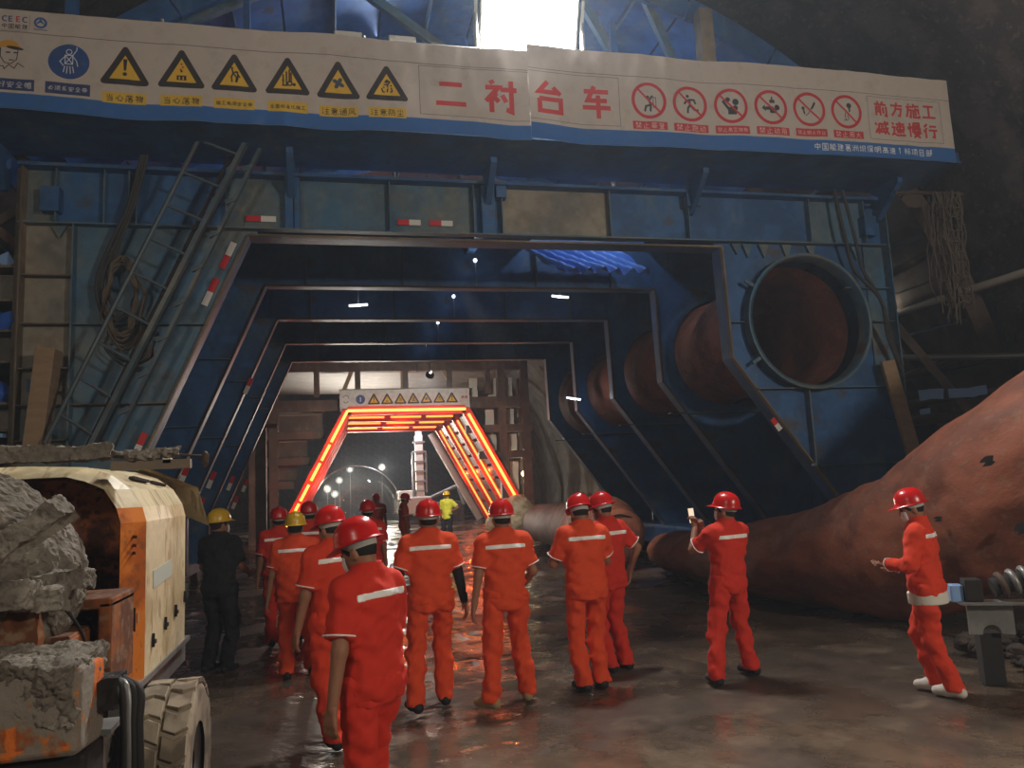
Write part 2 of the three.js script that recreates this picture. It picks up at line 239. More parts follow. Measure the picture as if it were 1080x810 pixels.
  // side walls of the frame room
  put('side_plate', metreUV(box(0.02, 2.7, 9.5, XL - 0.02, 4.4, -14.5)), mat.steel, T); put('side_plate', metreUV(box(0.02, 5.1, 9.5, XR + 0.02, 3.2, -14.5)), mat.steel, T);
  // deck and the platform that carries the banner
  for (const [x0, x1, z0, z1] of [[-3.6, 8.2, -19.65, -12.05], [-3.6, 3.2, -12.05, -11.1], [5.2, 8.2, -12.05, -11.1], [-3.6, 8.2, -11.1, -9.75]]) put('deck_plate', metreUV(box(x1 - x0, 0.05, z1 - z0, (x0 + x1) / 2, 5.86, (z0 + z1) / 2)), mat.steel, T);
  put('platform_plate', metreUV(box(12.9, 0.03, 1.16, 2.1, 5.985, -9.13)), mat.steel, T);
  put('platform_beam', metreUV(box(12.9, 0.14, 0.08, 2.1, 6.07, -8.62)), mat.steel, T);
  for (const x of [-3.7, -0.48, 2.02, 4.95, 8.0]) put('platform_bracket', metreUV(plate([[-9.68, 5.5], [-9.6, 5.5], [-9.1, 5.9], [-9.1, 5.97], [-9.68, 5.97]], -0.04, 0.04).rotateY(-Math.PI / 2).translate(x, 0, 0)), mat.steel, T);
  put('bracket_end', metreUV(box(0.2, 0.38, 0.05, 4.95, 5.78, ZF + 0.16)), mat.steel, T);
  for (const x of [-0.48, 2.02]) put('hanger_post', metreUV(rbox(0.19, 0.68, 0.1, 0.015, x, 5.46, ZF + 0.07)), mat.steel, T);
  // safety posts above the platform
  for (const [x, h, w] of [[5.32, 2.5, 0.2], [-1.0, 2.3, 0.08], [0.5, 1.6, 0.07], [3.9, 2.2, 0.08], [-3.0, 2.4, 0.12]]) put('deck_post', metreUV(box(w, h, w, x, 6.04 + h / 2, -9.5)), x === 5.32 ? mat.edge : mat.steel, T);
  put('deck_beam', metreUV(box(11.4, 0.3, 0.2, 2.29, 7.6, -10.3)), mat.steel, T);
  for (const [a, b] of [[[-2.8, 7.4], [0.1, 9.0]], [[-0.2, 9.1], [2.2, 7.4]], [[3.4, 9.2], [4.9, 6.4]], [[4.6, 9.0], [5.3, 7.2]]]) put('deck_brace', metreUV(bar(V(a[0], a[1], -9.9), V(b[0], b[1], -9.9), 0.1, 0.12)), mat.steelB, T);
  for (const x of [0.25, 0.95]) put('junction_box', rbox(0.36, 0.34, 0.16, 0.02, x, 7.62, -9.6), mat.pale, T, 'pale electrical box');
  // curved formwork shell
  const RS = 8.02, N = 16;
  for (let i = 0; i < N; i++) {
    const a0 = 0.06 + (Math.PI - 0.12) * i / N, a1 = 0.06 + (Math.PI - 0.12) * (i + 1) / N - 0.004, pts = [], k = 6;
    for (let j = 0; j <= k; j++) { const a = lerp(a0, a1, j / k); pts.push([CX + RS * Math.cos(a), CY + RS * Math.sin(a)]); }
    for (let j = k; j >= 0; j--) { const a = lerp(a0, a1, j / k); pts.push([CX + (RS + 0.03) * Math.cos(a), CY + (RS + 0.03) * Math.sin(a)]); }
    const P = put('formwork_plate', metreUV(plate(pts, -19.7, -9.75)), i < 4 || i > 12 ? mat.brownSteel : mat.steel, T);
    const pe = []; for (let j = 0; j <= k; j++) { const a = lerp(a0, a1, j / k); pe.push([CX + (RS - 0.34) * Math.cos(a), CY + (RS - 0.34) * Math.sin(a)]); } for (let j = k; j >= 0; j--) { const a = lerp(a0, a1, j / k); pe.push([CX + (RS + 0.02) * Math.cos(a), CY + (RS + 0.02) * Math.sin(a)]); }
    for (const z of [-9.75, -12.1, -14.5, -16.9, -19.2]) put('arch_rib', metreUV(plate(pe, z - 0.03, z + 0.03)), i < 4 || i > 12 ? mat.brownSteel : mat.steel, P);
    const am = (a0 + a1) / 2; put('long_rib', metreUV(box(0.02, 0.16, 9.8, 0, 0, 0).rotateZ(am - Math.PI / 2).translate(CX + (RS - 0.09) * Math.cos(am), CY + (RS - 0.09) * Math.sin(am), -14.7)), mat.steelB, P);
  }
  for (const s of [-1, 1]) for (const z of [-10.3, -13, -16, -18.8]) { put('side_jack', rod(V(s < 0 ? XL : XR, 3.0, z), V(CX + s * 7.7, 3.6, z), 0.07), mat.brownSteel, T); put('side_jack', rod(V(s < 0 ? XL : XR, 4.6, z), V(CX + s * 7.3, 5.3, z), 0.07), mat.brownSteel, T); }
  // shelves of the left side frame, seen at the edge of the picture
  for (const [y, d] of [[4.62, 0.9], [4.22, 0.9], [3.86, 0.9], [3.5, 0.9], [3.02, 0.9], [2.72, 0.9]]) put('side_shelf', metreUV(box(1.0, 0.03, d, -4.02, y, -10.15)), mat.edge, T);
  for (const [y0, y1] of [[4.25, 4.58], [3.53, 3.82], [2.75, 2.98], [3.9, 4.0]]) put('shelf_back', metreUV(box(1.0, y1 - y0, 0.02, -4.02, (y0 + y1) / 2, -9.95)), mat.steelDusty, T);
  put('side_post', metreUV(box(0.06, 5.2, 0.1, -3.56, 3.2, -9.72)), mat.edge, T);
  for (const [a, b] of [[[-3.5, 5.9], [-4.6, 6.9]], [[-3.6, 4.9], [-4.8, 5.9]], [[-3.6, 5.4], [-4.4, 4.8]]]) put('side_brace', metreUV(bar(V(a[0], a[1], -9.9), V(b[0], b[1], -9.9), 0.07, 0.1)), mat.brownSteel, T);
  // red and white reflective markers
  const mark = (x, y, z, ang, len, flip) => { const m = put('reflector', box(len, 0.075, 0.006, x, y, z).translate(-x, -y, 0).rotateZ(ang).translate(x, y, 0), mat.whiteMark, T, 'red and white reflective marker'); put('red_half', box(len / 2, 0.077, 0.008, 0, 0, 0).translate((flip ? 1 : -1) * len / 4, 0, 0).rotateZ(ang).translate(x, y, z), mat.redMark, m); };
  mark(-0.86, 5.27, ZF + 0.02, 0, 0.36, 0); mark(0.98, 5.28, ZF + 0.02, 0, 0.3, 0); mark(1.4, 5.28, ZF + 0.02, 0, 0.3, 0);
  const sl = Math.atan2(5.05 - 2.44, -1.01 + 2.14);
  mark(-1.25, 4.79, ZF + 0.02, sl, 0.36, 0); mark(-1.45, 4.33, ZF + 0.02, sl, 0.36, 1); mark(-2.22, 2.5, ZF + 0.02, sl, 0.3, 1); mark(6.02, 2.5, ZF + 0.02, -0.95, 0.2, 0);
  FRAMES.slice(1).forEach((z, i) => { mark(-2.14 + 0.02 * i, 2.19 - 0.03 * i, z + 0.16, 1.2, 0.3, 1); if (i % 2) mark(-2.3, 1.72, z + 0.16, 1.2, 0.3, 1); });
  mark(-1.5, 3.8, FRAMES[2] + 0.16, sl, 0.3, 1);
}
// ---------------------------------------------------------------- lettering: strokes on a 20 x 20 grid
const GLYPH = {
  二: '4,5 16,5;2,16 18,16', 衬: '5,1 6,3;2,5 9,5 2,13;5,9 5,19;6,10 9,13;8,8 6,10;10,6 19,6;16,1 16,18 13,17;11,9 13,13', 台: '9,1 4,7 15,7;12,4 16,8;4,11 16,11 16,18 4,18 4,11', 车: '3,4 17,4;9,1 5,9 16,9;2,13 18,13;11,6 11,19',
  前: '6,1 8,4;14,1 12,4;2,5 18,5;4,8 4,19;4,8 10,8 10,19;4,11 10,11;4,14 10,14;14,8 14,16;18,7 18,19 15,18', 方: '10,1 10,4;2,5 18,5;9,5 8,11 3,18;8,9 16,9 14,18 11,17', 施: '4,1 5,3;1,5 9,5;4,5 3,13 1,18;3,9 8,9 7,18 5,17;12,1 10,6;11,4 19,4;10,10 18,8 18,14;14,6 14,16;11,8 11,18 19,18 19,15', 工: '3,3 17,3;10,3 10,17;1,17 19,17',
  减: '1,4 3,7;1,17 4,11;6,5 19,5;6,5 5,18;8,8 12,8;8,11 12,11 12,15 8,15 8,11;14,1 15,12 19,18;18,9 13,18;17,2 18,4', 速: '2,2 4,5;1,8 5,8 4,15 1,18;3,15 8,18 19,18;7,4 18,4;8,7 17,7 17,11 8,11 8,7;12,1 12,16;12,11 8,15;12,11 17,15', 慢: '4,1 4,19;1,6 2,10;6,5 7,8;9,1 17,1 17,6 9,6 9,1;9,4 17,4;8,8 18,8 18,12 8,12 8,8;11,8 11,12;15,8 15,12;9,14 17,14 9,19;10,14 18,19', 行: '6,1 2,5;6,6 1,11;4,9 4,19;9,4 18,4;8,9 19,9;15,9 15,18 12,17',
  当: '10,1 10,7;4,3 6,6;16,3 14,6;4,9 16,9 16,18 4,18;5,13 16,13', 心: '4,8 2,14;7,6 7,16 14,17 15,13;10,3 12,7;15,7 18,12', 落: '2,4 18,4;7,1 7,6;13,1 13,6;2,8 4,10;1,12 3,14;1,19 5,14;10,7 6,12;9,8 15,8 7,15;9,9 18,14;9,14 16,14 16,19 9,19 9,14', 物: '4,2 2,7;2,6 9,6;6,1 6,19;1,13 9,11;12,1 9,9;11,5 18,5 16,18 14,17;14,6 10,14;17,6 11,18',
  必: '4,8 2,13;8,3 10,7;7,7 7,16 14,17 15,13;15,2 4,18;16,8 18,12', 须: '6,1 2,5;7,6 2,11;8,11 1,18;9,2 19,2;14,2 13,5;10,5 18,5 18,14;10,5 10,14;14,7 13,13 9,19;15,14 19,19', 系: '16,1 4,4;9,4 5,8 13,8;14,6 6,12 16,12;10,12 10,19;6,14 3,18;14,14 17,18', 安: '10,1 10,3;2,7 2,4 18,4 18,7;9,6 5,14 15,19;14,9 10,16 3,19;1,10 19,10', 全: '10,1 2,9;10,1 18,9;5,10 15,10;6,14 14,14;2,18 18,18;10,10 10,18', 带: '2,4 18,4;6,1 6,7;10,1 10,7;14,1 14,7;2,12 2,9 18,9 18,12;5,12 5,18;5,12 15,12 15,18;10,9 10,19', 戴: '2,4 11,4;6,1 6,6;1,7 19,7;3,9 11,9 11,13 3,13 3,9;3,11 11,11;7,9 7,13;1,16 12,16;5,14 5,18;9,14 9,18;13,1 15,13 19,18;18,10 13,18;16,2 18,4', 好: '5,1 2,11 8,18;8,7 6,13 1,19;1,6 9,6;11,3 18,3 15,7;15,7 15,18 12,17;10,10 19,10', 帽: '2,5 2,15;2,5 8,5 8,14;5,1 5,19;10,2 18,2 18,8 10,8 10,2;12,4 16,4;12,6 16,6;10,10 18,10 18,19 10,19 10,10;10,13 18,13;10,16 18,16',
  注: '2,2 4,5;1,8 3,10;1,18 5,12;12,1 14,3;8,6 18,6;9,12 18,12;7,18 19,18;13,6 13,18', 意: '10,1 10,3;3,3 17,3;7,4 8,6;13,4 12,6;1,7 19,7;5,9 15,9 15,13 5,13 5,9;5,11 15,11;4,15 2,18;7,14 7,18 14,18 14,16;17,15 19,18', 通: '2,2 4,5;1,8 5,8 4,15 1,18;3,15 8,18 19,18;9,2 18,2 14,5;9,6 9,16;9,6 18,6 18,16;9,9 18,9;9,12 18,12;13,6 13,16', 风: '4,2 4,12 1,19;4,2 15,2 15,14 19,18 19,14;7,6 13,15;13,6 6,16', 防: '2,2 2,19;2,2 8,2 5,8 8,12 3,14;13,1 14,4;9,5 19,5;13,5 12,12 8,19;12,10 18,10 17,18 14,17', 尘: '10,1 10,8;6,3 3,8;14,3 17,8;4,13 16,13;1,19 19,19;10,10 10,19', 面: '1,2 19,2;10,2 8,6;3,6 17,6 17,19 3,19 3,6;8,6 8,19;12,6 12,19;8,10 12,10;8,14 12,14', 标: '5,1 5,19;1,6 9,6;5,8 1,14;5,8 9,12;11,3 18,3;10,8 19,8;14,8 14,18 12,17;11,11 10,16;17,11 19,16', 准: '2,3 4,6;1,17 5,11;10,1 7,9;8,7 8,19;8,7 19,7;8,11 18,11;8,15 18,15;8,19 19,19;13,2 14,5;13,7 13,19', 化: '7,1 2,10;5,7 5,19;17,3 9,11;12,2 12,16 18,18 19,13',
  禁: '2,4 9,4;5,1 5,9;5,5 1,9;5,5 8,7;11,4 18,4;15,1 15,9;15,5 11,9;15,5 19,9;5,11 15,11;1,14 19,14;10,14 10,19;6,16 3,19;14,16 17,19', 止: '10,1 10,18;10,8 17,8;4,7 4,18;1,18 19,18', 攀: '3,3 8,3;5,1 5,8;13,3 18,3;15,1 15,8;1,10 19,10;8,2 12,8;12,2 8,8;7,10 2,14;13,10 18,14;5,13 15,13;3,16 17,16;10,12 10,19', 登: '3,3 8,3 2,9;17,2 11,5 18,9;5,9 15,9;6,11 14,11 14,14 6,14 6,11;7,15 8,18;13,15 12,18;2,19 18,19', 跑: '2,2 8,2 8,7 2,7 2,2;5,7 5,17;5,11 9,11;2,11 2,18;1,18 9,16;12,1 10,6;11,4 18,4 17,11 15,11;11,8 15,8 15,12 11,12;11,8 11,18 19,18 19,15', 抛: '4,1 4,18 2,17;1,6 7,6;1,13 7,10;11,2 11,9 8,18;8,6 14,6 13,18 19,18;15,8 19,8 17,15;17,3 15,13', 高: '10,1 10,3;2,4 18,4;6,6 14,6 14,9 6,9 6,6;3,19 3,11 17,11 17,19;7,14 13,14 13,17 7,17 7,14', 空: '10,1 10,3;2,6 2,4 18,4 18,6;8,5 4,10;12,5 16,9;4,12 16,12;10,12 10,18;2,18 18,18', 火: '4,6 6,10;16,5 13,10;10,1 9,11 2,19;10,10 18,19', 明: '2,4 8,4 8,15 2,15 2,4;2,9 8,9;11,2 18,2 18,18 15,17;11,2 11,12 8,19;11,7 18,7;11,11 18,11', 动: '2,4 8,4;1,9 9,9;5,9 2,16 9,15;7,12 9,17;10,6 18,6 17,18 14,17;14,1 13,11 9,19', 用: '4,2 4,12 2,19;4,2 17,2 17,18 14,18;4,8 17,8;4,13 17,13;10,2 10,19', 作: '7,1 2,9;5,6 5,19;11,1 8,8;10,5 19,5;13,5 13,19;13,9 18,9;13,14 18,14', 业: '7,2 7,17;13,2 13,17;2,6 5,13;18,6 15,13;1,18 19,18',
  中: '3,5 17,5 17,12 3,12 3,5;10,1 10,19', 国: '2,2 18,2 18,19 2,19 2,2;5,6 15,6;6,10 14,10;5,15 15,15;10,6 10,15;12,12 14,14', 能: '5,1 2,6 8,6;6,4 9,7;2,9 2,19;2,9 9,9 9,19 7,18;2,12 9,12;2,15 9,15;12,1 12,8 18,8 19,6;18,2 12,5;12,11 12,18 18,18 19,16;18,12 12,15', 建: '2,2 7,2 3,9 7,9 5,15 1,19;3,13 8,18 19,18;9,4 17,4 17,10;8,7 19,7;9,10 17,10;9,13 18,13;13,1 13,16', 葛: '2,3 18,3;7,1 7,5;13,1 13,5;5,7 15,7 15,11 5,11 5,7;5,9 15,9;6,12 2,16;5,13 17,13 16,19 13,18;10,14 6,18 12,18', 洲: '1,3 3,5;1,8 3,10;1,18 4,12;8,2 8,11 6,19;13,2 13,17;18,2 18,19;6,7 5,11;10,7 11,10;15,7 16,10', 坝: '1,7 8,7;4,2 4,16;1,17 8,15;10,3 18,3 18,13;10,3 10,13;14,6 13,13 9,19;15,14 19,19', 保: '6,1 2,8;4,6 4,19;9,2 17,2 17,8 9,8 9,2;7,12 19,12;13,8 13,19;13,12 8,18;13,12 19,18', 项: '1,4 8,4;4,4 4,15;1,16 8,14;9,2 19,2;14,2 13,5;10,5 18,5 18,14;10,5 10,14;14,7 13,13 9,19;15,14 19,19', 目: '4,2 16,2 16,19 4,19 4,2;4,8 16,8;4,13 16,13', 部: '6,1 6,3;2,4 11,4;4,6 5,9;9,6 8,9;1,10 12,10;3,13 10,13 10,18 3,18 3,13;14,2 14,19;14,2 18,2 16,8 18,12 15,14', 1: '7,5 10,2 10,18',
};
function glyphs(c, text, x, y, w, h, lw, colour) {   // draws text into the box x, y, w, h
  const n = text.length, cw = w / n, s = Math.min(cw, h) * 0.9; c.strokeStyle = colour; c.lineWidth = lw; c.lineCap = 'butt'; c.lineJoin = 'miter';
  [...text].forEach((ch, i) => {
    const ox = x + cw * i + (cw - Math.min(cw * 0.94, s)) / 2, oy = y + (h - s) / 2, sx = Math.min(cw * 0.94, s) / 20, sy = s / 20;
    for (const st of (GLYPH[ch] || '').split(';')) { if (!st) continue; c.beginPath(); st.split(' ').forEach((q, k) => { const [a, b] = q.split(',').map(Number); k ? c.lineTo(ox + a * sx, oy + b * sy) : c.moveTo(ox + a * sx, oy + b * sy); }); c.stroke(); }
  });
}
function bannerCanvas(x0, x1, y0, y1, S, draw) {
  const cv = document.createElement('canvas'); cv.width = Math.round((x1 - x0) * S); cv.height = Math.round((y1 - y0) * S);
  const c = cv.getContext('2d'), X = (x) => (x - x0) * S, Y = (y) => (y1 - y) * S;
  c.fillStyle = '#c6bab0'; c.fillRect(0, 0, cv.width, cv.height); draw(c, X, Y, S);
  for (let i = 0; i < 900; i++) { c.fillStyle = `rgba(${rnd() < 0.5 ? '120,100,80' : '160,150,140'},${rr(0.02, 0.07)})`; const q = rr(2, 26); c.beginPath(); c.ellipse(rr(0, cv.width), rr(0, cv.height), q, q * rr(0.3, 1), rr(0, 3), 0, 7); c.fill(); }
  const t = new THREE.CanvasTexture(cv); t.colorSpace = THREE.SRGBColorSpace; t.magFilter = THREE.LinearFilter; return t;
}
const poly = (c, pts, close = true) => { c.beginPath(); pts.forEach((p, i) => (i ? c.lineTo(p[0], p[1]) : c.moveTo(p[0], p[1]))); if (close) c.closePath(); };
function warnTriangle(c, X, Y, S, x, y, kind, text) {
  const h = 0.21 * S, w = 0.235 * S, cx = X(x), cy = Y(y); c.lineJoin = 'round';
  poly(c, [[cx, cy - h * 0.92], [cx + w * 0.88, cy + h * 0.86], [cx - w * 0.88, cy + h * 0.86]]); c.fillStyle = '#e8b92c'; c.fill(); c.strokeStyle = '#2e2620'; c.lineWidth = 0.062 * S; c.stroke();
  c.fillStyle = c.strokeStyle = '#2a2118'; const u = 0.012 * S; c.lineWidth = u * 1.3;
  const dot = (a, b, r) => { c.beginPath(); c.arc(cx + a * u, cy + b * u, r * u, 0, 7); c.fill(); }, line = (...q) => { c.beginPath(); q.forEach((p, i) => (i ? c.lineTo(cx + p[0] * u, cy + p[1] * u) : c.moveTo(cx + p[0] * u, cy + p[1] * u))); c.stroke(); };
  if (kind === 0) { poly(c, [[cx - 1.7 * u, cy - 7 * u], [cx + 1.7 * u, cy - 7 * u], [cx + 0.9 * u, cy + 4 * u], [cx - 0.9 * u, cy + 4 * u]]); c.fill(); dot(0, 7.5, 1.8); }
  if (kind === 1) { c.fillStyle = '#b8401c'; dot(0, -5, 0.9); dot(1, -2, 0.9); dot(-0.6, 0.4, 1); c.fillStyle = '#2a2118'; dot(0, 2, 0.9); c.fillRect(cx - 4 * u, cy + 6 * u, 8 * u, 4.4 * u); c.fillStyle = '#e8b92c'; c.fillRect(cx - 2.4 * u, cy + 7 * u, 1.2 * u, 3 * u); c.fillRect(cx + 0.8 * u, cy + 7 * u, 1.2 * u, 3 * u); }
  if (kind === 2) { dot(-2, -5, 1); line([-2, -4], [-1, 0], [2, -2]); line([-1, 0], [-2.5, 4], [-2, 9]); line([-1, 0], [2, 4], [1.4, 9]); dot(2.4, -1, 1.1); line([3, 0], [3, 5], [2, 9]); line([3, 1], [5, 4]); }
  if (kind === 3) { line([-4, 9], [-4, -2]); line([-1, 9], [-1, -5]); line([1.6, 6], [1.6, -7]); line([3.2, 6], [3.2, -4]); line([-5, 4], [-3, 4]); c.beginPath(); c.arc(cx + 2 * u, cy + 7 * u, 2 * u, 0, 7); c.stroke(); dot(6, 8, 1.5); line([-5, 9], [0, 9]); }
  if (kind === 4) { c.fillStyle = '#3a4a5a'; for (let k = 0; k < 4; k++) { const a = k * Math.PI / 2 + 0.5; c.beginPath(); c.ellipse(cx + 3 * u * Math.cos(a), cy + 2.5 * u + 3 * u * Math.sin(a), 3 * u, 1.9 * u, a, 0, 7); c.fill(); } dot(0, 2.5, 1.4); }
  if (kind === 5) { line([-2, -1], [0, -4], [3, -2], [1, 1], [-3, 1]); dot(0, -2.2, 1.6); line([0, 0], [1, 4]); line([-5, 5], [-4, 9], [-2, 9]); line([1, 5], [0, 9]); line([4, 4], [5, 8], [3, 9]); dot(-3, 4, 0.8); dot(4, 2, 0.8); }
  if (text) { c.fillStyle = '#dfb638'; c.fillRect(X(x - 0.215), Y(y - 0.3), 0.43 * S, 0.125 * S); glyphs(c, text, X(x - 0.195), Y(y - 0.305), 0.39 * S, 0.115 * S, text.length > 4 ? 1.6 : 2.4, '#3a3016'); }
}
function banSign(c, X, Y, S, x, y, kind, text) {
  const cx = X(x), cy = Y(y), r = 0.215 * S, u = 0.0145 * S; c.fillStyle = c.strokeStyle = '#2c3330'; c.lineWidth = 1.8 * u; c.lineCap = 'round';
  const dot = (a, b, q) => { c.beginPath(); c.arc(cx + a * u, cy + b * u, q * u, 0, 7); c.fill(); }, line = (...q) => { c.beginPath(); q.forEach((p, i) => (i ? c.lineTo(cx + p[0] * u, cy + p[1] * u) : c.moveTo(cx + p[0] * u, cy + p[1] * u))); c.stroke(); };
  if (kind === 0) { dot(-1, -3, 1.4); line([-4, -4], [0, 0], [3, -4]); line([0, 0], [1.6, 4], [1, 9]); line([1, 4], [-3, 5], [-4, 9]); c.lineWidth = 0.6 * u; c.strokeRect(cx + 4 * u, cy - 3 * u, 2.4 * u, 9 * u); }
  if (kind === 1) { dot(-2, -7, 1.5); line([-5, 0], [-3, -3], [1, -4], [4, -4], [5, -1]); line([0, -4], [0, 1], [-2, 4], [-2.4, 8]); line([0, 1], [4, 5], [7, 6]); line([7, 6], [7, 5]); }
  if (kind === 2) { c.lineWidth = 2.6 * u; dot(-2.6, -6, 2.2); dot(4.6, -3.6, 3); line([-7, -4], [-5, -1], [-2, 3]); c.fillRect(cx - 3 * u, cy + 1 * u, 8 * u, 7 * u); dot(4, 2, 2.4); }
  if (kind === 3) { c.lineWidth = 3.2 * u; line([-4, 1], [1, 1], [3, 3]); line([0, 4], [4, 4]); dot(6, 0, 2.6); c.fillRect(cx - 1 * u, cy - 7 * u, 5 * u, 3 * u); c.fillRect(cx + 0.8 * u, cy - 10 * u, 1.4 * u, 4 * u); poly(c, [[cx - 9 * u, cy + 1 * u], [cx - 6 * u, cy - 2 * u], [cx - 5 * u, cy + 4 * u]]); c.fill(); }
  if (kind === 4) { c.lineWidth = 0.7 * u; line([-4, 6], [-1, 4], [1, 1], [5, -6], [4, -2]); c.lineWidth = 1.6 * u; line([3, -1], [6, -6]); dot(-6, -1, 1.6); line([-6, -1], [-5, 4]); }
  if (kind === 5) { dot(3, -6, 2.5); c.fillRect(cx + 2.4 * u, cy - 5 * u, 1.6 * u, 5 * u); c.lineWidth = 0.7 * u; line([-1, 1], [-2, 4], [-1, 7]); line([1, 3], [2, 7]); line([-3, 8], [1, 8]); }
  c.lineCap = 'butt'; c.strokeStyle = '#c4262c'; c.lineWidth = 0.042 * S; c.beginPath(); c.arc(cx, cy, r, 0, 7); c.stroke(); c.lineWidth = 0.026 * S; c.beginPath(); c.moveTo(cx - r * 0.72, cy - r * 0.72); c.lineTo(cx + r * 0.72, cy + r * 0.72); c.stroke();
  if (text) { c.fillStyle = '#c2393a'; c.fillRect(X(x - 0.235), Y(y - 0.27), 0.47 * S, 0.105 * S); glyphs(c, text, X(x - 0.21), Y(y - 0.272), 0.42 * S, 0.1 * S, text.length > 4 ? 1.5 : 2, '#f0d8cf'); }
}
const leftPrint = bannerCanvas(-3.95, 2.36, 5.95, 7.08, 320, (c, X, Y, S) => {
  c.fillStyle = '#2f67ad'; c.fillRect(0, Y(6.125), X(2.36), S); c.fillStyle = '#6d6058'; c.fillRect(0, Y(6.83), X(2.36), 2.4);
  c.font = 'bold 30px sans-serif'; c.fillStyle = '#4a4c86'; c.fillText('CE', X(-3.36), Y(6.94)); c.fillStyle = '#c03a3e'; c.fillText('E', X(-3.225), Y(6.94)); c.fillStyle = '#4a4c86'; c.fillText('C', X(-3.165), Y(6.94));
  glyphs(c, '中国能建', X(-3.36), Y(6.925), 0.26 * S, 0.07 * S, 2.2, '#5a4a50'); c.fillStyle = '#8a8080'; c.fillRect(X(-3.36), Y(6.845), 0.26 * S, 2); c.fillRect(X(-3.09), Y(7.03), 1.5, 0.17 * S);
  c.strokeStyle = '#2a5a9c'; c.lineWidth = 7; c.beginPath(); c.arc(X(-2.985), Y(6.955), 0.052 * S, 0, 7); c.stroke(); c.fillStyle = '#2a5a9c'; poly(c, [[X(-3.03), Y(6.93)], [X(-2.985), Y(7.0)], [X(-2.94), Y(6.93)], [X(-2.985), Y(6.96)]]); c.fill(); c.fillRect(X(-3.05), Y(6.88), 0.13 * S, 3);
  { // helmeted worker, line drawing
    const x = X(-3.27), y = Y(6.55), u = 0.0105 * S; c.fillStyle = '#d59a22'; c.beginPath(); c.ellipse(x - 1 * u, y - 9 * u, 10 * u, 8 * u, 0, Math.PI, 0); c.fill(); c.fillStyle = '#3a2a1c'; c.beginPath(); c.ellipse(x + 5 * u, y - 8.5 * u, 8 * u, 1.8 * u, 0.15, 0, 7); c.fill();
    c.strokeStyle = '#3a2c26'; c.lineWidth = 2.6; poly(c, [[x - 8 * u, y - 8 * u], [x - 8 * u, y + 1 * u], [x - 4 * u, y + 8 * u], [x + 2 * u, y + 9 * u], [x + 7 * u, y + 4 * u], [x + 8 * u, y - 6 * u]], false); c.stroke(); c.fillStyle = '#3a2c26'; c.fillRect(x - 3 * u, y - 4 * u, 4 * u, 1.4 * u); c.fillRect(x + 4 * u, y - 4 * u, 3.4 * u, 1.4 * u); c.fillRect(x, y + 4.4 * u, 4 * u, 1 * u); c.fillRect(x - 11 * u, y - 9 * u, 2.6 * u, 14 * u);
    poly(c, [[x - 14 * u, y + 12 * u], [x - 5 * u, y + 12 * u], [x - 4 * u, y + 15 * u], [x, y + 10 * u], [x + 5 * u, y + 14 * u], [x + 8 * u, y + 8 * u], [x + 14 * u, y + 12 * u]], false); c.stroke();
  }
  const lab = (x, w, t) => { c.fillStyle = '#33406e'; c.fillRect(X(x - w / 2), Y(6.285), w * S, 0.13 * S); glyphs(c, t, X(x - w / 2 + 0.02), Y(6.28), (w - 0.04) * S, 0.12 * S, 2, '#d6d4d8'); };
  lab(-3.33, 0.62, '必须戴好安全帽'); lab(-2.7, 0.43, '必须系安全带');
  c.fillStyle = '#2a4d8c'; c.beginPath(); c.arc(X(-2.7), Y(6.535), 0.2 * S, 0, 7); c.fill(); c.strokeStyle = '#e6e6ea'; c.lineWidth = 3; { const x = X(-2.7), y = Y(6.535), u = 0.0125 * S; const l = (...q) => { poly(c, q.map((p) => [x + p[0] * u, y + p[1] * u]), false); c.stroke(); }; c.beginPath(); c.arc(x, y - 9 * u, 2.2 * u, 0, 7); c.stroke(); l([-3, -6], [-3, 2], [3, 2], [3, -6], [-3, -6], [3, 2]); l([3, -6], [-3, 2]); l([-3, -5], [-7, 0], [-4, 4]); l([3, -5], [6, -1], [7, 4]); l([3, -6], [6, -11], [6, -14]); l([-3, 4], [-4, 10]); l([-1, 4], [-1.5, 11]); l([1, 4], [1.5, 11]); l([3, 4], [4, 10]); }
  [[-2.15, 6.54, 0, '当心落物'], [-1.58, 6.54, 1, '当心落物'], [-1.03, 6.54, 2, '施工前须安全带'], [-0.46, 6.54, 3, '全面标准化施工'], [0.1, 6.53, 4, '注意通风'], [0.65, 6.53, 5, '注意防尘']].forEach((a) => warnTriangle(c, X, Y, S, ...a));
  c.strokeStyle = '#6d6058'; c.lineWidth = 2; c.strokeRect(X(1.03), Y(6.8), S * 2, (6.8 - 6.18) * S); glyphs(c, '二衬', X(1.1), Y(6.72), 1.2 * S, 0.5 * S, 19, '#cf3a34');
});
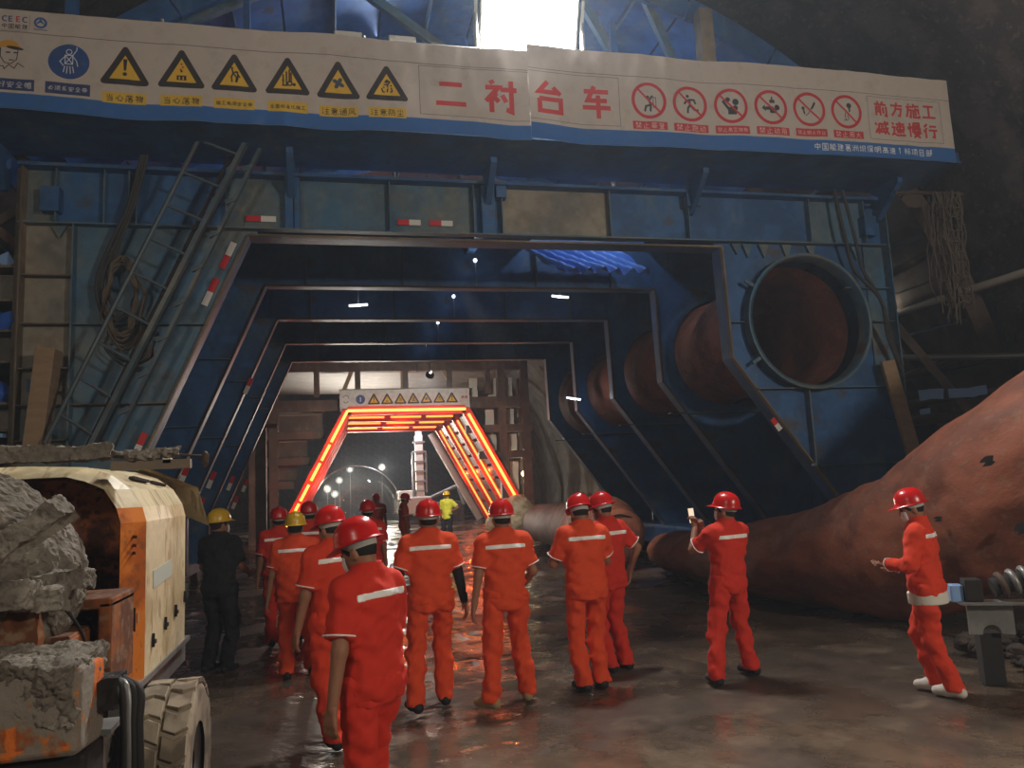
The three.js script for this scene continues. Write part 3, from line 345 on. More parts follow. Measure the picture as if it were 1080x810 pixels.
const rightPrint = bannerCanvas(2.36, 8.42, 5.95, 7.16, 330, (c, X, Y, S) => {
  c.fillStyle = '#2f67ad'; c.fillRect(0, Y(6.15), X(8.42), S); c.fillStyle = '#6d6058'; c.fillRect(0, Y(6.86), X(8.42), 2.4);
  c.strokeStyle = '#6d6058'; c.lineWidth = 2; c.strokeRect(-20, Y(6.82), X(3.52) + 20, (6.82 - 6.2) * S); glyphs(c, '台车', X(2.32), Y(6.74), 1.2 * S, 0.5 * S, 19, '#cf3a34');
  [[3.92, 6.55, 0, '禁止攀登'], [4.48, 6.55, 1, '禁止跑动'], [5.05, 6.55, 2, '禁止高空抛物'], [5.62, 6.56, 3, '禁止动用'], [6.19, 6.57, 4, '禁止明火作业'], [6.76, 6.57, 5, '禁止用火']].forEach((a) => banSign(c, X, Y, S, ...a));
  c.strokeStyle = '#6d6058'; c.strokeRect(X(7.1), Y(6.82), 1.15 * S, 0.61 * S); glyphs(c, '前方施工', X(7.17), Y(6.79), 1.02 * S, 0.26 * S, 10, '#c4302c'); glyphs(c, '减速慢行', X(7.17), Y(6.51), 1.02 * S, 0.26 * S, 10, '#c4302c');
  glyphs(c, '中国能建葛洲坝保明高速1标项目部', X(6.2), Y(6.125), 1.86 * S, 0.13 * S, 3.4, '#e4e6ea');
});
function clothPanel(x0, x1, y0, y1, z, seed) {   // hanging cloth with folds, real thickness
  const nx = 160, ny = 12, mk = (off) => { const g = new THREE.PlaneGeometry(x1 - x0, y1 - y0, nx, ny); g.translate((x0 + x1) / 2, (y0 + y1) / 2, z); const p = g.attributes.position; for (let i = 0; i < p.count; i++) { const x = p.getX(i), y = p.getY(i), t = (y1 - y) / (y1 - y0); p.setXYZ(i, x, y + t * 0.05 * fbm3(x * 0.9 + seed, 1, 0, 3) + (1 - t) * 0.02 * noise3(x * 1.3 + seed, 5, 0), z + off + 0.05 * t * fbm3(x * 1.6 + seed, y * 0.8, 2, 3) + 0.012 * fbm3(x * 6 + seed, y * 3, 4, 2)); } g.computeVertexNormals(); return g; };
  return [mk(0), mk(-0.006)];
}
{
  const host = thing('safety_banner', 'long white safety banner with yellow warning triangles and round prohibition signs above the trolley', 'banner');
  for (const [x0, x1, y0, y1, t, s, l] of [[-3.95, 2.36, 5.95, 7.08, leftPrint, 3, 'left half with yellow warning triangles'], [2.36, 8.42, 5.95, 7.16, rightPrint, 41, 'right half with red prohibition circles']]) {
    const [f, b] = clothPanel(x0, x1, y0, y1, -8.5, s);
    const m = put('banner_cloth', f, std({ map: t, roughness: 0.75 }), host, l); put('banner_back', b, mat.pale, m);
  }
  put('banner_rail', rod(V(-3.95, 7.07, -8.53), V(2.36, 7.07, -8.53), 0.02), mat.galv, host); put('banner_rail', rod(V(2.36, 7.13, -8.53), V(8.42, 7.13, -8.53), 0.02), mat.galv, host);
  for (const x of [-3.9, -1.8, 0.4, 2.4, 4.6, 6.5, 8.38]) put('banner_post', rod(V(x, 6.0, -8.56), V(x, 7.14, -8.56), 0.022), mat.galv, host);
}
{ // floodlight on the platform, aimed over the yard
  const f = thing('floodlight', 'large glaring white floodlight standing above the long banner', 'floodlight', [2.47, 6.04, -8.66]);
  const head = new THREE.Group(); head.name = 'lamp_head'; head.position.set(0, 1.6, 0); head.rotation.x = 0.42; f.add(head);
  put('housing', G([rbox(1.3, 0.98, 0.12, 0.03, 0, 0, -0.07), ...[...Array(13)].map((_, i) => box(0.02, 0.94, 0.1, -0.6 + i * 0.1, 0, -0.17))]), mat.galv, head);
  put('lens', rbox(1.22, 0.9, 0.02, 0.008, 0, 0, 0), std({ color: 0xffffff, emissive: LAMP.floodColor, emissiveIntensity: 14, roughness: 0.3 }), head, 'glowing white lamp face');
  for (const s of [-1, 1]) put('yoke', box(0.04, 0.5, 0.05, s * 0.69, 0, -0.05), mat.galv, head);
  put('stand', G([rod(V(-0.69, 0, -0.05), V(-0.69, 1.7, -0.05), 0.03), rod(V(0.69, 0, -0.05), V(0.69, 1.7, -0.05), 0.03), box(1.5, 0.05, 0.16, 0, 0.03, -0.05)]), mat.galv, f);
  const L = new THREE.RectAreaLight(LAMP.floodColor, LAMP.flood, 1.2, 0.88); L.position.set(0, 0, 0.02); L.rotation.y = Math.PI; L.name = 'floodlight_beam'; head.add(L);
}
function workLight(pos, aim, power, colour, label, w = 0.9, h = 0.6) {   // tripod lamp behind the photographer
  const t = thing('work_light', label, 'work light', [pos[0], 0, pos[2]]), head = new THREE.Group(); head.name = 'lamp_head'; head.position.set(0, pos[1], 0); t.add(head);
  head.rotation.order = 'YXZ'; const d = V(...aim).sub(V(...pos)); head.rotation.y = Math.atan2(d.x, d.z); head.rotation.x = -Math.atan2(d.y, Math.hypot(d.x, d.z));
  put('housing', rbox(w + 0.08, h + 0.08, 0.1, 0.02, 0, 0, -0.06), mat.black, head); put('lens', box(w, h, 0.01, 0, 0, 0), std({ color: 0xffffff, emissive: colour, emissiveIntensity: 8 }), head, 'glowing lamp face');
  put('mast', rod(V(0, 0.5, -0.07), V(0, pos[1], -0.07), 0.03), mat.galv, t); for (let k = 0; k < 3; k++) put('leg', rod(V(0, 0.9, -0.07), V(0.6 * Math.cos(k * 2.1), 0, 0.6 * Math.sin(k * 2.1)), 0.02), mat.galv, t);
  const L = new THREE.RectAreaLight(colour, power, w, h); L.position.set(0, 0, 0.012); L.rotation.y = Math.PI; L.name = 'work_light_beam'; head.add(L);
}
workLight([-3.6, 5.0, 1.3], [1.8, 2.6, -9], LAMP.rear, LAMP.rearColor, 'tall tripod work light behind the photographer near the left wall');
workLight([7.3, 5.0, 4.0], [1.5, 3.0, -9], LAMP.rear2, LAMP.rear2Color, 'tall tripod work light behind the photographer near the right wall');
// ---------------------------------------------------------------- things on and around the trolley
{ // leaning lattice ladder left of the opening
  const l = thing('steel_ladder', 'grey steel lattice ladder leaning to the right against the blue trolley front', 'ladder');
  const A = [V(-0.95, 6.05, -9.1), V(-2.6, 2.47, -9.2)], B = [V(-1.5, 6.0, -9.1), V(-3.05, 2.53, -9.2)], C = [V(-1.18, 6.0, -9.45), V(-2.72, 2.5, -9.5)];
  put('stringer', metreUV(bar(A[0], A[1], 0.05, 0.11, V(0, 0, 1))), mat.ladder, l); put('stringer', metreUV(bar(A[0].clone().add(V(0.16, 0, -0.12)), A[1].clone().add(V(0.16, -0.06, -0.12)), 0.04, 0.1, V(0, 0, 1))), mat.ladder, l); put('stringer', rod(B[0], B[1], 0.026), mat.ladder, l); put('stringer', rod(C[0], C[1], 0.022), mat.brownSteel, l);
  for (let i = 0; i < 9; i++) { const t = 0.06 + i * 0.114; const a = A[0].clone().lerp(A[1], t), b = B[0].clone().lerp(B[1], Math.max(0, t - 0.06)), c = C[0].clone().lerp(C[1], t - 0.01); put('rung', rod(b, a, 0.018), mat.ladder, l); put('tie_bar', rod(c, a, 0.014), mat.brownSteel, l); put('spacer', box(0.13, 0.05, 0.05, a.x + 0.08, a.y - 0.12, a.z - 0.08, 0, 0, 0.4), mat.ladder, l); }
}
{ // rope coil and cables hung on the left leg
  const loop = (cx, cy, rx, ry, z, n, r, ph) => { const q = []; for (let i = 0; i < 22 * n; i++) { const a = i / 22 * Math.PI * 2 + ph; q.push(V(cx + (rx + 0.03 * Math.sin(i * 1.7)) * Math.sin(a) + 0.02 * noise3(i, 3, ph), cy + (ry + 0.04 * Math.sin(i * 0.37)) * Math.cos(a), z + 0.05 * noise3(i * 0.4, 1, ph))); } return tube(q, r, 6, q.length * 2); };
  single('rope_coil', 'coil of brown rope hanging on the left trolley leg behind the ladder', 'rope', G([loop(-2.4, 4.2, 0.15, 0.46, -9.5, 5, 0.018, 0), loop(-2.37, 4.12, 0.2, 0.52, -9.5, 2, 0.014, 1)]), mat.rope);
  single('thin_wire', 'thin dark wire loop hanging below the rope coil on the trolley', 'wire', G([loop(-2.3, 3.7, 0.27, 0.26, -9.53, 2, 0.01, 2)]), mat.cable);
  single('cable_bundle', 'dark cables hanging over the left trolley leg beside the rope coil', 'cable', G([0, 1, 2].map((k) => tube([V(-2.2 + 0.03 * k, 5.95, -9.5), V(-2.34 + 0.03 * k, 5.3, -9.48), V(-2.55 + 0.05 * k, 4.8, -9.52), V(-2.68 + 0.06 * k, 4.35, -9.55), V(-2.55 + 0.05 * k, 3.95 + 0.05 * k, -9.55), V(-2.36, 4.05, -9.55)], 0.022, 8, 50))), mat.cable);
  single('black_cable', 'pair of black cables looped down the right trolley leg past the round duct opening', 'cable', G([0, 1].map((k) => tube([V(7.2 + 0.14 * k, 5.9, -9.5), V(7.26 + 0.16 * k, 5.2, -9.45), V(7.4 + 0.14 * k, 4.7, -9.5), V(7.62, 4.2, -9.3), V(7.8 + 0.05 * k, 3.7, -9.45), V(8.05, 3.2, -9.55)], 0.025, 8, 50))), mat.cable);
}
single('leaning_board', 'beige board box leaning against the left trolley leg', 'board', metreUV(rbox(0.2, 1.1, 0.26, 0.01, 0, 0, 0, 0, 0, -0.09).translate(-3.16, 3.04, -9.42)), mat.board);
single('timber_plank', 'brown timber plank leaning at the outer edge of the right trolley leg', 'plank', metreUV(bar(V(7.78, 3.35, -9.5), V(8.0, 1.6, -9.35), 0.22, 0.05, V(0, 0, 1))), mat.board);
[-12.08, -14.46, -16.84, -19.2, -21.4].forEach((z, i) => { // pin lamps along the crown
  const names = ['nearest', 'second', 'third', 'fourth', 'farthest'], t = thing('pin_lamp', `tiny white pin lamp on a thin stem under the trolley crown, ${names[i]} of the five`, 'lamp', [2.25, 5.02, z + 0.18], 0, 'pin lamps along the crown');
  put('stem', rod(V(0, 0.02, 0), V(0, 0.42, 0), 0.008, 0.008, 8), mat.galv, t); put('bulb', new THREE.SphereGeometry(0.035, 12, 8).translate(0, 0.44, 0), std({ color: 0xffffff, emissive: 0xe8f0ff, emissiveIntensity: 2 }), t);
  const p = new THREE.PointLight(0xe8f0ff, 0.1); p.position.set(0, 0.44, 0.04); p.name = 'pin_lamp_glow'; t.add(p);
});
[[0.42, 5.02, -13.2, 'left short white tube lamp under the trolley crown', 0.25], [4.05, 5.2, -13.2, 'right short white tube lamp under the trolley crown', -0.25], [5.05, 3.62, -15.9, 'short white tube lamp low on the right trolley frames', -0.5]].forEach(([x, y, z, lab, r]) => {
  const t = thing('tube_lamp', lab, 'lamp', [x, y, z]); put('tube_glow', rod(V(-0.16, -0.05 * r, 0), V(0.16, 0.05 * r, 0), 0.022), std({ color: 0xffffff, emissive: 0xf2f4ff, emissiveIntensity: 1.6 }), t); put('bracket', y > 4 ? rod(V(0, 0.01, 0), V(0, 5.84 - y, 0), 0.008) : rod(V(0.1, 0.01, 0), V(0.45, 0.02, -0.9), 0.008), mat.galv, t); const p = new THREE.PointLight(0xf2f4ff, y > 4 ? 0.25 : 0.4); p.position.set(0, -0.06, 0.05); p.name = 'tube_lamp_glow'; t.add(p);
});
function spotLamp(pos, top, aim, power, cone, label) {   // shaded lamp hung from a beam
  const t = thing('spot_lamp', label, 'lamp', pos), d = V(...aim).sub(V(...pos)).normalize(), q = new THREE.Quaternion().setFromUnitVectors(V(0, -1, 0), d);
  put('hanger', rod(V(0, 0.05, 0), V(0, top - pos[1], 0), 0.012), mat.galv, t); put('lamp_shade', new THREE.CylinderGeometry(0.05, 0.12, 0.18, 20, 1, true).applyQuaternion(q), mat.galv, t); put('lamp_glow', new THREE.SphereGeometry(0.045, 14, 10), std({ color: 0xffffff, emissive: 0xf6f4ff, emissiveIntensity: 3 }), t);
  const L = new THREE.SpotLight(0xfff6ea, power, 0, cone, 0.5); L.position.copy(d.clone().multiplyScalar(0.12)); L.target.position.copy(d.clone().multiplyScalar(4)); L.shadow.radius = 4; L.name = 'spot_lamp_beam'; t.add(L, L.target);
}
spotLamp([2.6, 5.0, -21.2], 5.42, [2.6, 1.6, -31], 140, 0.75, 'shaded lamp hanging at the rear end of the trolley');
spotLamp([2.0, 5.35, -12.45], 5.84, [5.3, 0.8, -15.3], 70, 0.3, 'shaded lamp behind the second trolley frame above the duct end');
{ // crumpled blue sheet under the crown
  const g = new THREE.PlaneGeometry(1.5, 0.62, 40, 14), p = g.attributes.position; for (let i = 0; i < p.count; i++) { const x = p.getX(i), y = p.getY(i); p.setXYZ(i, x + y * -0.9, y, 0.06 * Math.sin(x * 26 + y * 9) + 0.05 * fbm3(x * 4, y * 4, 1)); } g.computeVertexNormals();
  single('blue_tarp', 'bright blue corrugated sheet hanging under the trolley crown', 'tarp', G([g.clone().rotateX(-0.7).translate(4.05, 5.42, -11.6), g.clone().rotateX(-0.7).translate(4.05, 5.41, -11.606)]), hexm(0x5f94e8, 0.45));
}
{ // ventilation duct carried through the frames
  const q = [], n = 90, R = 0.885; for (let i = 0; i <= n; i++) { const z = -9.95 - i / n * 10.3; q.push(new THREE.Vector2(R + 0.02 * Math.cos(i / n * Math.PI * 2 * 8.6) + 0.012 * noise3(i * 0.4, 2, 2), -z)); }
  const g = new THREE.LatheGeometry(q, 48); g.rotateX(-Math.PI / 2); g.translate(6.62, 3.95, 0);
  const p = g.attributes.position; for (let i = 0; i < p.count; i++) { const x = p.getX(i), y = p.getY(i), z = p.getZ(i); p.setXYZ(i, x + 0.03 * fbm3(x * 1.4, y * 1.4, z, 3), y + 0.05 * fbm3(x * 1.4, y * 1.4 + 7, z, 3), z); } g.computeVertexNormals();
  const back = new THREE.CircleGeometry(0.85, 40); back.translate(6.62, 3.95, -20.2);
  const t = thing('ventilation_duct', 'brown fabric ventilation duct running through the round opening of the trolley', 'duct'); put('duct_sleeve', metreUV(g), mat.fabric, t); put('duct_end', metreUV(back), mat.fabric, t);
}
function bag(path, radii, n, m, f, amp, seed) {   // slack fabric duct: swept, sagging, creased
  const c = new THREE.CatmullRomCurve3(path.map((p) => V(...p)), false, 'centripetal'), pos = [], uv = [], idx = [];
  for (let i = 0; i <= n; i++) {
    const t = i / n, k = t * (radii.length - 1), a = Math.min(radii.length - 2, Math.floor(k)), w = smooth(0, 1, k - a), rx = lerp(radii[a][0], radii[a + 1][0], w), ry = lerp(radii[a][1], radii[a + 1][1], w);
    const P = c.getPoint(t), T = c.getTangent(t), S = V(0, 1, 0).cross(T).normalize().negate(), U = T.clone().cross(S).normalize(); if (U.y < 0) U.negate();
    for (let j = 0; j <= m; j++) {
      const an = j / m * Math.PI * 2, ca = Math.cos(an), sa = Math.sin(an), b = 1 + amp * fbm3(ca * f + seed, sa * f, t * 9 * f, 4) + amp * 0.35 * Math.abs(noise3(ca * f * 2, sa * f * 2 + t * 22, t * 10 + seed));
      const q = P.clone().addScaledVector(S, ca * rx * b).addScaledVector(U, sa * ry * b * (sa < -0.5 ? 0.9 : 1)); q.y = Math.max(q.y, 0.015); pos.push(q.x, q.y, q.z); uv.push(j / m * 5, t * c.getLength() / 1.5);
    }
  }
  for (let i = 0; i < n; i++) for (let j = 0; j < m; j++) { const k = i * (m + 1) + j; idx.push(k, k + m + 1, k + 1, k + 1, k + m + 1, k + m + 2); }
  const g = new THREE.BufferGeometry(); g.setAttribute('position', new THREE.Float32BufferAttribute(pos, 3)); g.setAttribute('uv', new THREE.Float32BufferAttribute(uv, 2)); g.setIndex(idx); g.computeVertexNormals(); return g;
}
{
  const t = thing('collapsed_duct', 'huge reddish brown slack fabric air duct lying along the right side', 'duct');
  put('duct_skin', bag([[8.9, 3.6, -3.4], [7.75, 2.5, -5.3], [7.0, 1.5, -6.9], [6.62, 0.86, -8.1], [6.3, 0.66, -9.4], [6.15, 0.52, -11.2], [6.25, 0.42, -13.2], [6.4, 0.4, -14.3]], [[0.9, 0.95], [0.88, 0.92], [0.85, 0.92], [0.8, 0.84], [0.72, 0.66], [0.66, 0.52], [0.6, 0.42], [0.5, 0.36]], 260, 96, 1.3, 0.13, 3), mat.fabric, t);
  for (const [x, y, z, w, r] of [[5.92, 1.85, -6.05, 0.08, 0.5], [6.05, 1.28, -6.9, 0.05, 0.2], [6.35, 1.2, -6.2, 0.09, 0.7], [5.92, 0.75, -8.3, 0.07, 1.2], [6.1, 0.6, -7.7, 0.05, 0.2]]) { const g = new THREE.CircleGeometry(w, 14), p = g.attributes.position; for (let i = 0; i < p.count; i++) p.setXYZ(i, p.getX(i) * (0.7 + 0.5 * noise3(i, 1, x)), p.getY(i) * 0.6, 0.02 * noise3(i, 2, z)); g.rotateZ(r); g.rotateY(-0.75); g.translate(x, y, z); put('patch', g, mat.rubber, t, 'small dark torn patch'); }
  const s = thing('duct_roll', 'round bulging end of a fabric duct lying behind the two men', 'duct'), e = bag([[5.55, 0.72, -15.0], [5.5, 0.76, -15.6], [5.6, 0.74, -17], [5.9, 0.66, -19.5], [6.1, 0.6, -23]], [[0.5, 0.5], [0.72, 0.74], [0.74, 0.74], [0.66, 0.66], [0.6, 0.6]], 70, 48, 1.2, 0.06, 9);
  put('duct_skin', e, mat.fabric, s); const cap = new THREE.SphereGeometry(0.56, 32, 20); cap.scale(0.98, 0.98, 0.42); cap.translate(5.55, 0.72, -14.98); put('duct_end', jiggle(metreUV(cap), 0.03, 3), mat.fabric, s);
  put('crease', tube([V(5.2, 1.05, -14.86), V(5.5, 1.13, -14.78), V(5.8, 1.06, -14.84)], 0.02, 6), mat.rubber, s);
}
// ---------------------------------------------------------------- right of the trolley
{
  single('wall_pipe', 'pale horizontal pipe running along the dark right tunnel wall', 'pipe', rod(V(9.55, 4.47, -7.4), V(9.62, 4.5, -16), 0.06, 0.06, 14), mat.pale);
  const l = thing('tube_lamp', 'bright white tube lamp fixed on the pipe beside the right trolley leg', 'lamp', [9.5, 4.6, -11.75]); put('tube_glow', rod(V(0, 0, -0.45), V(0, 0, 0.45), 0.028), std({ color: 0xffffff, emissive: 0xfff2d8, emissiveIntensity: 5 }), l); put('end_cap', G([box(0.07, 0.07, 0.06, 0, 0, -0.47), box(0.07, 0.07, 0.06, 0, 0, 0.47)]), mat.pale, l); put('clip', box(0.03, 0.12, 0.05, 0.02, -0.07, 0), mat.galv, l);
  const p = new THREE.PointLight(0xfff0d8, 0.5); p.position.set(-0.08, 0.02, 0); p.name = 'tube_lamp_glow'; l.add(p);
  single('hanging_bar', 'thin rusty bar sticking out below the right end of the banner', 'bar', rod(V(7.8, 5.7, -9.0), V(8.95, 5.72, -9.0), 0.022), mat.brownSteel);
  const strands = []; for (let i = 0; i < 46; i++) { const x = 8.42 + rr(0, 0.42), z = -9 + rr(-0.15, 0.15), L = rr(1.1, 1.95), q = []; for (let k = 0; k <= 6; k++) q.push(V(x + 0.05 * noise3(k, i, 1) + 0.03 * k * (i % 3 - 1) * 0.4, 5.7 - L * k / 6, z + 0.05 * noise3(k, i, 8))); strands.push(tube(q, 0.009, 5, 16)); }
  for (let k = 0; k < 9; k++) { const q = []; for (let j = 0; j < 14; j++) q.push(V(8.62 + (0.2 + 0.03 * noise3(j, k, 3)) * Math.cos(j / 14 * 6.283), 5.45 - k * 0.17 + 0.05 * noise3(j, k, 5), -9 + 0.16 * Math.sin(j / 14 * 6.283))); strands.push(tube(q, 0.009, 5, 40, true)); }
  single('hanging_net', 'tangled brown net of rope hanging from the bar at the right', 'net', G(strands), mat.rope);
  for (const [a, b, r, m, lab, nm] of [[[8.4, 2.75, -10.4], [10.7, 3.0, -8.4], 0.06, mat.brownSteel, 'upper brown steel pipe stacked behind the slack duct at right', 'scrap_pipe'], [[8.3, 2.5, -10.6], [10.6, 2.6, -8.6], 0.08, mat.brownSteel, 'thick lower steel pipe behind the slack duct at right', 'scrap_pipe'], [[8.5, 3.6, -10.8], [10.4, 3.3, -8.8], 0.05, mat.galv, 'slim grey pipe crossing high behind the slack duct', 'scrap_pipe']]) single(nm, lab, 'pipe', rod(V(...a), V(...b), r), m, 'pipes behind the slack duct');
  for (const [x, y, z, w, h, ry, lab] of [[8.55, 2.86, -9.6, 0.34, 0.14, -0.4, 'small pale blue sheet nearest the trolley leg'], [9.0, 2.87, -9.4, 0.5, 0.13, -0.5, 'longer pale blue sheet lying on the pipes at right'], [8.5, 2.62, -9.7, 0.16, 0.08, 0, 'smallest pale blue scrap under the sheets at right']]) single('blue_sheet', lab, 'sheet', jiggle(new THREE.BoxGeometry(w, h, 0.02, 10, 6, 1).rotateY(ry).translate(x, y, z), 0.04, 5), mat.paleBlue, 'pale blue sheets on the pipes');
  for (const [a, b, lab] of [[[8.35, 4.3, -10.2], [9.3, 2.2, -9.4], 'dark slanting steel strut beside the right trolley leg'], [[9.3, 4.2, -11.3], [9.9, 2.4, -10.9], 'dark steel strut under the wall pipe']]) single('steel_strut', lab, 'strut', metreUV(bar(V(...a), V(...b), 0.12, 0.12)), mat.brownSteel);
  // bracket, ribbed hose and rubble under the duct
  const b = thing('steel_bracket', 'pale galvanised steel bracket with a round notch beside the slack duct', 'bracket', [5.3, 0.42, -5.6], -0.5);
  { const s = new THREE.Shape([[-0.17, 0], [-0.07, 0]].map((p) => new THREE.Vector2(...p))); s.absarc(0, 0.01, 0.07, Math.PI, 0, true); s.lineTo(0.17, 0); s.lineTo(0.17, 0.25); s.lineTo(-0.17, 0.25); s.closePath(); put('notched_plate', metreUV(new THREE.ExtrudeGeometry(s, { depth: 0.03, bevelEnabled: false })), mat.galv, b); put('top_flange', box(0.5, 0.025, 0.16, 0.02, 0.265, 0.05), mat.galv, b); put('foot', box(0.16, 0.42, 0.16, 0, -0.21, -0.12), mat.rubber, b); put('clamp_block', rbox(0.13, 0.18, 0.16, 0.01, -0.12, 0.37, 0.04), mat.rubber, b); put('blue_block', rbox(0.1, 0.14, 0.12, 0.01, -0.24, 0.34, 0.02), mat.paleBlue, b); }
  const hose = thing('ribbed_hose', 'thick ribbed grey hose beside the steel bracket at the right edge', 'hose', [5.38, 0.8, -5.55], -0.5); put('hose_core', rod(V(-0.05, 0, 0), V(0.75, 0.22, 0), 0.075, 0.075, 18), mat.rubber, hose);
  for (let k = 0; k < 8; k++) { const g = new THREE.TorusGeometry(0.085, 0.026, 10, 22); g.rotateY(Math.PI / 2); g.rotateZ(0.27); g.translate(0.02 + k * 0.09, 0.02 + k * 0.025, 0); put('hose_rib', g, k % 3 ? mat.galv : mat.brownSteel, hose); }
  const rocks = []; const base = new THREE.IcosahedronGeometry(1, 2); for (let i = 0; i < 160; i++) { const r = rr(0.03, 0.13), g = jiggle(base.clone(), 0.5, 1.3, i * 3.1), u = rnd(), v = rnd(); g.scale(r, r * 0.75, r); g.rotateY(rr(0, 6)); g.translate(5.6 + u * 2.0 + v * 0.3, 0.06 + r * 0.4 + 0.26 * u * (1 - Math.abs(v - 0.5)), -4.4 - v * 2.4); rocks.push(metreUV(g)); }
  const rub = new THREE.Mesh(G(rocks), mat.rock); rub.name = 'rubble_heap'; rub.userData = { label: 'dark heap of broken rubble under the slack duct at right', category: 'rubble', kind: 'stuff' }; scene.add(rub);
}
// left edge: odds and ends stored in the side frame
single('blue_tarp', 'crumpled dark blue tarp on the upper left shelf', 'tarp', jiggle(new THREE.BoxGeometry(0.7, 0.2, 0.3, 14, 5, 6).translate(-3.95, 3.98, -9.85), 0.12, 6), mat.blueTarp);
single('blue_tarp', 'blue plastic bundle on the lower left shelf', 'tarp', jiggle(new THREE.SphereGeometry(0.22, 18, 12).scale(1.3, 0.7, 0.7).translate(-3.9, 3.16, -9.85), 0.1, 6), mat.blueTarp);
single('blue_tarp', 'pale blue flat sheet under the lowest left shelf', 'tarp', jiggle(new THREE.BoxGeometry(0.6, 0.04, 0.3, 10, 2, 4).translate(-3.9, 2.67, -9.75), 0.05, 5), mat.paleBlue);
single('small_light_panel', 'small pale blue panel hanging at the upper left edge', 'panel', rbox(0.14, 0.16, 0.02, 0.005, -3.72, 4.72, -9.8, 0, 0, 0.5), mat.paleBlue);
// ---------------------------------------------------------------- far work zone: gantry, glowing arches, machines
{
  const g = thing('work_gantry', 'brown steel work gantry far inside the tunnel behind the glowing arches', 'gantry'), Z = -31.2;
  for (const x of [-3.1, -2.35, 6.75, 7.75]) put('post', metreUV(box(0.32, 7, 0.32, x, 3.5, Z)), mat.brownSteel, g);
  for (const x of [-0.7, 0.9, 2.8, 4.6, 6.2]) put('upper_post', metreUV(box(0.22, 1.2, 0.22, x, 6.2, Z)), mat.brownSteel, g);
  for (const [y, h] of [[5.25, 0.45], [6.75, 0.3]]) put('cross_beam', metreUV(box(11.2, h, 0.4, 2.3, y, Z - 0.1)), mat.brownSteel, g);
  for (const [x0, x1, y] of [[-3.2, -0.4, 4.1], [-3.2, -1.0, 3.1], [5.2, 8, 4.15], [5.7, 8, 3.05], [-3.2, -1.6, 2.2]]) put('side_beam', metreUV(box(x1 - x0, 0.3, 0.3, (x0 + x1) / 2, y, Z)), mat.brownSteel, g);
  for (const [x0, x1, y0, y1] of [[-2.2, -0.5, 4.3, 4.95], [-2.2, -1.1, 3.3, 3.9], [-2.2, -1.5, 2.4, 2.9], [-3.0, -2.5, 0.6, 4.8]]) { const P = put('board_panel', metreUV(box(x1 - x0, y1 - y0, 0.05, (x0 + x1) / 2, (y0 + y1) / 2, Z - 0.35)), mat.brownSteel, g); put('panel_frame', G([box(x1 - x0, 0.07, 0.1, (x0 + x1) / 2, y1, Z - 0.3), box(0.07, y1 - y0, 0.1, x0, (y0 + y1) / 2, Z - 0.3)]), mat.edge, P); }
  for (const [a, b] of [[[0.2, 5.5], [0.7, 6.7]], [[5.0, 5.5], [4.3, 6.7]], [[2.7, 5.5], [2.7, 6.7]]]) put('brace', metreUV(bar(V(a[0], a[1], Z), V(b[0], b[1], Z), 0.16, 0.16)), mat.board, g);
  for (const [x, y, h] of [[6.35, 4.65, 0.7], [7.2, 4.65, 0.7], [7.3, 3.6, 0.7], [6.4, 3.6, 0.7], [6.9, 2.2, 1.3], [7.3, 2.1, 1.4], [5.7, 5.95, 0.8], [6.5, 5.95, 0.8], [7.2, 5.95, 0.8]]) put('hung_sheet', jiggle(new THREE.BoxGeometry(0.36, h, 0.03, 4, 8, 1).translate(x, y, Z - 0.6), 0.06, 3), mat.pale, g);
  for (const x of [-3.0, 8.25]) for (const z of [-34, -37, -40]) put('post', metreUV(box(0.3, 6.6, 0.3, x, 3.3, z)), mat.brownSteel, g);
  put('roof_plate', metreUV(box(10.6, 0.1, 9.5, 2.4, 6.95, -36)), mat.brownSteel, g);
}
single('tunnel_post', 'tall brown steel post behind the left trolley frames', 'post', metreUV(G([box(0.26, 5.0, 0.26, -1.86, 2.5, -20.6), box(0.4, 0.06, 0.4, -1.86, 0.03, -20.6), box(0.5, 0.1, 0.1, -1.7, 3.6, -20.5)])), mat.brownSteel);
const archRed = hexm(0xd03a1c, 0.6);
[-30, -32.9, -35.8, -38.7].forEach((z, i) => {
  const q = [V(-2.15, 0.02, z), V(0.46, 4.9, z), V(5.02, 4.86, z), V(7.56, 0.02, z)], o = thing('light_arch', `red steel arch lined with orange light strips, ${['nearest', 'second', 'third', 'farthest'][i]} of the four`, 'light arch', [0, 0, 0], 0, 'glowing arches');
  const glow = std({ color: 0xffb070, emissive: new THREE.Color(1, 0.25, 0.04), emissiveIntensity: i ? 3.2 : 4.6 });
  for (let k = 0; k < 3; k++) {
    put('arch_leg', metreUV(bar(q[k], q[k + 1], 0.34, 0.24, V(0, 0, 1))), archRed, o); const n = V(-(q[k + 1].y - q[k].y), q[k + 1].x - q[k].x, 0).normalize().multiplyScalar(-0.0), a = q[k].clone().add(n).add(V(0, 0, 0.14)), b = q[k + 1].clone().add(n).add(V(0, 0, 0.14));
    const parts = k === 1 ? (i === 0 ? [[0, 1]] : [[0.02, 0.34], [0.4, 0.68], [0.73, 0.98]]) : (i === 0 && k === 0 ? [[0.02, 0.3], [0.32, 0.44], [0.47, 0.6], [0.62, 0.74], [0.76, 1]] : [[0.04, 1]]);
    for (const [s, e] of parts) put('light_strip', bar(a.clone().lerp(b, s), a.clone().lerp(b, e), i ? 0.07 : 0.095, 0.04, V(0, 0, 1)), glow, o, 'glowing orange light strip');
    for (const s of i ? [0.5] : [0.2, 0.5, 0.8]) { const L = new THREE.PointLight(new THREE.Color(1, 0.11, 0.015), (i ? 2.2 : 1.6) * (k === 1 ? 0.35 : 1)); L.position.copy(a).lerp(b, s).add(V(0, k === 1 ? -0.25 : 0, 0.35)); L.name = 'arch_glow'; o.add(L); }
  }
});
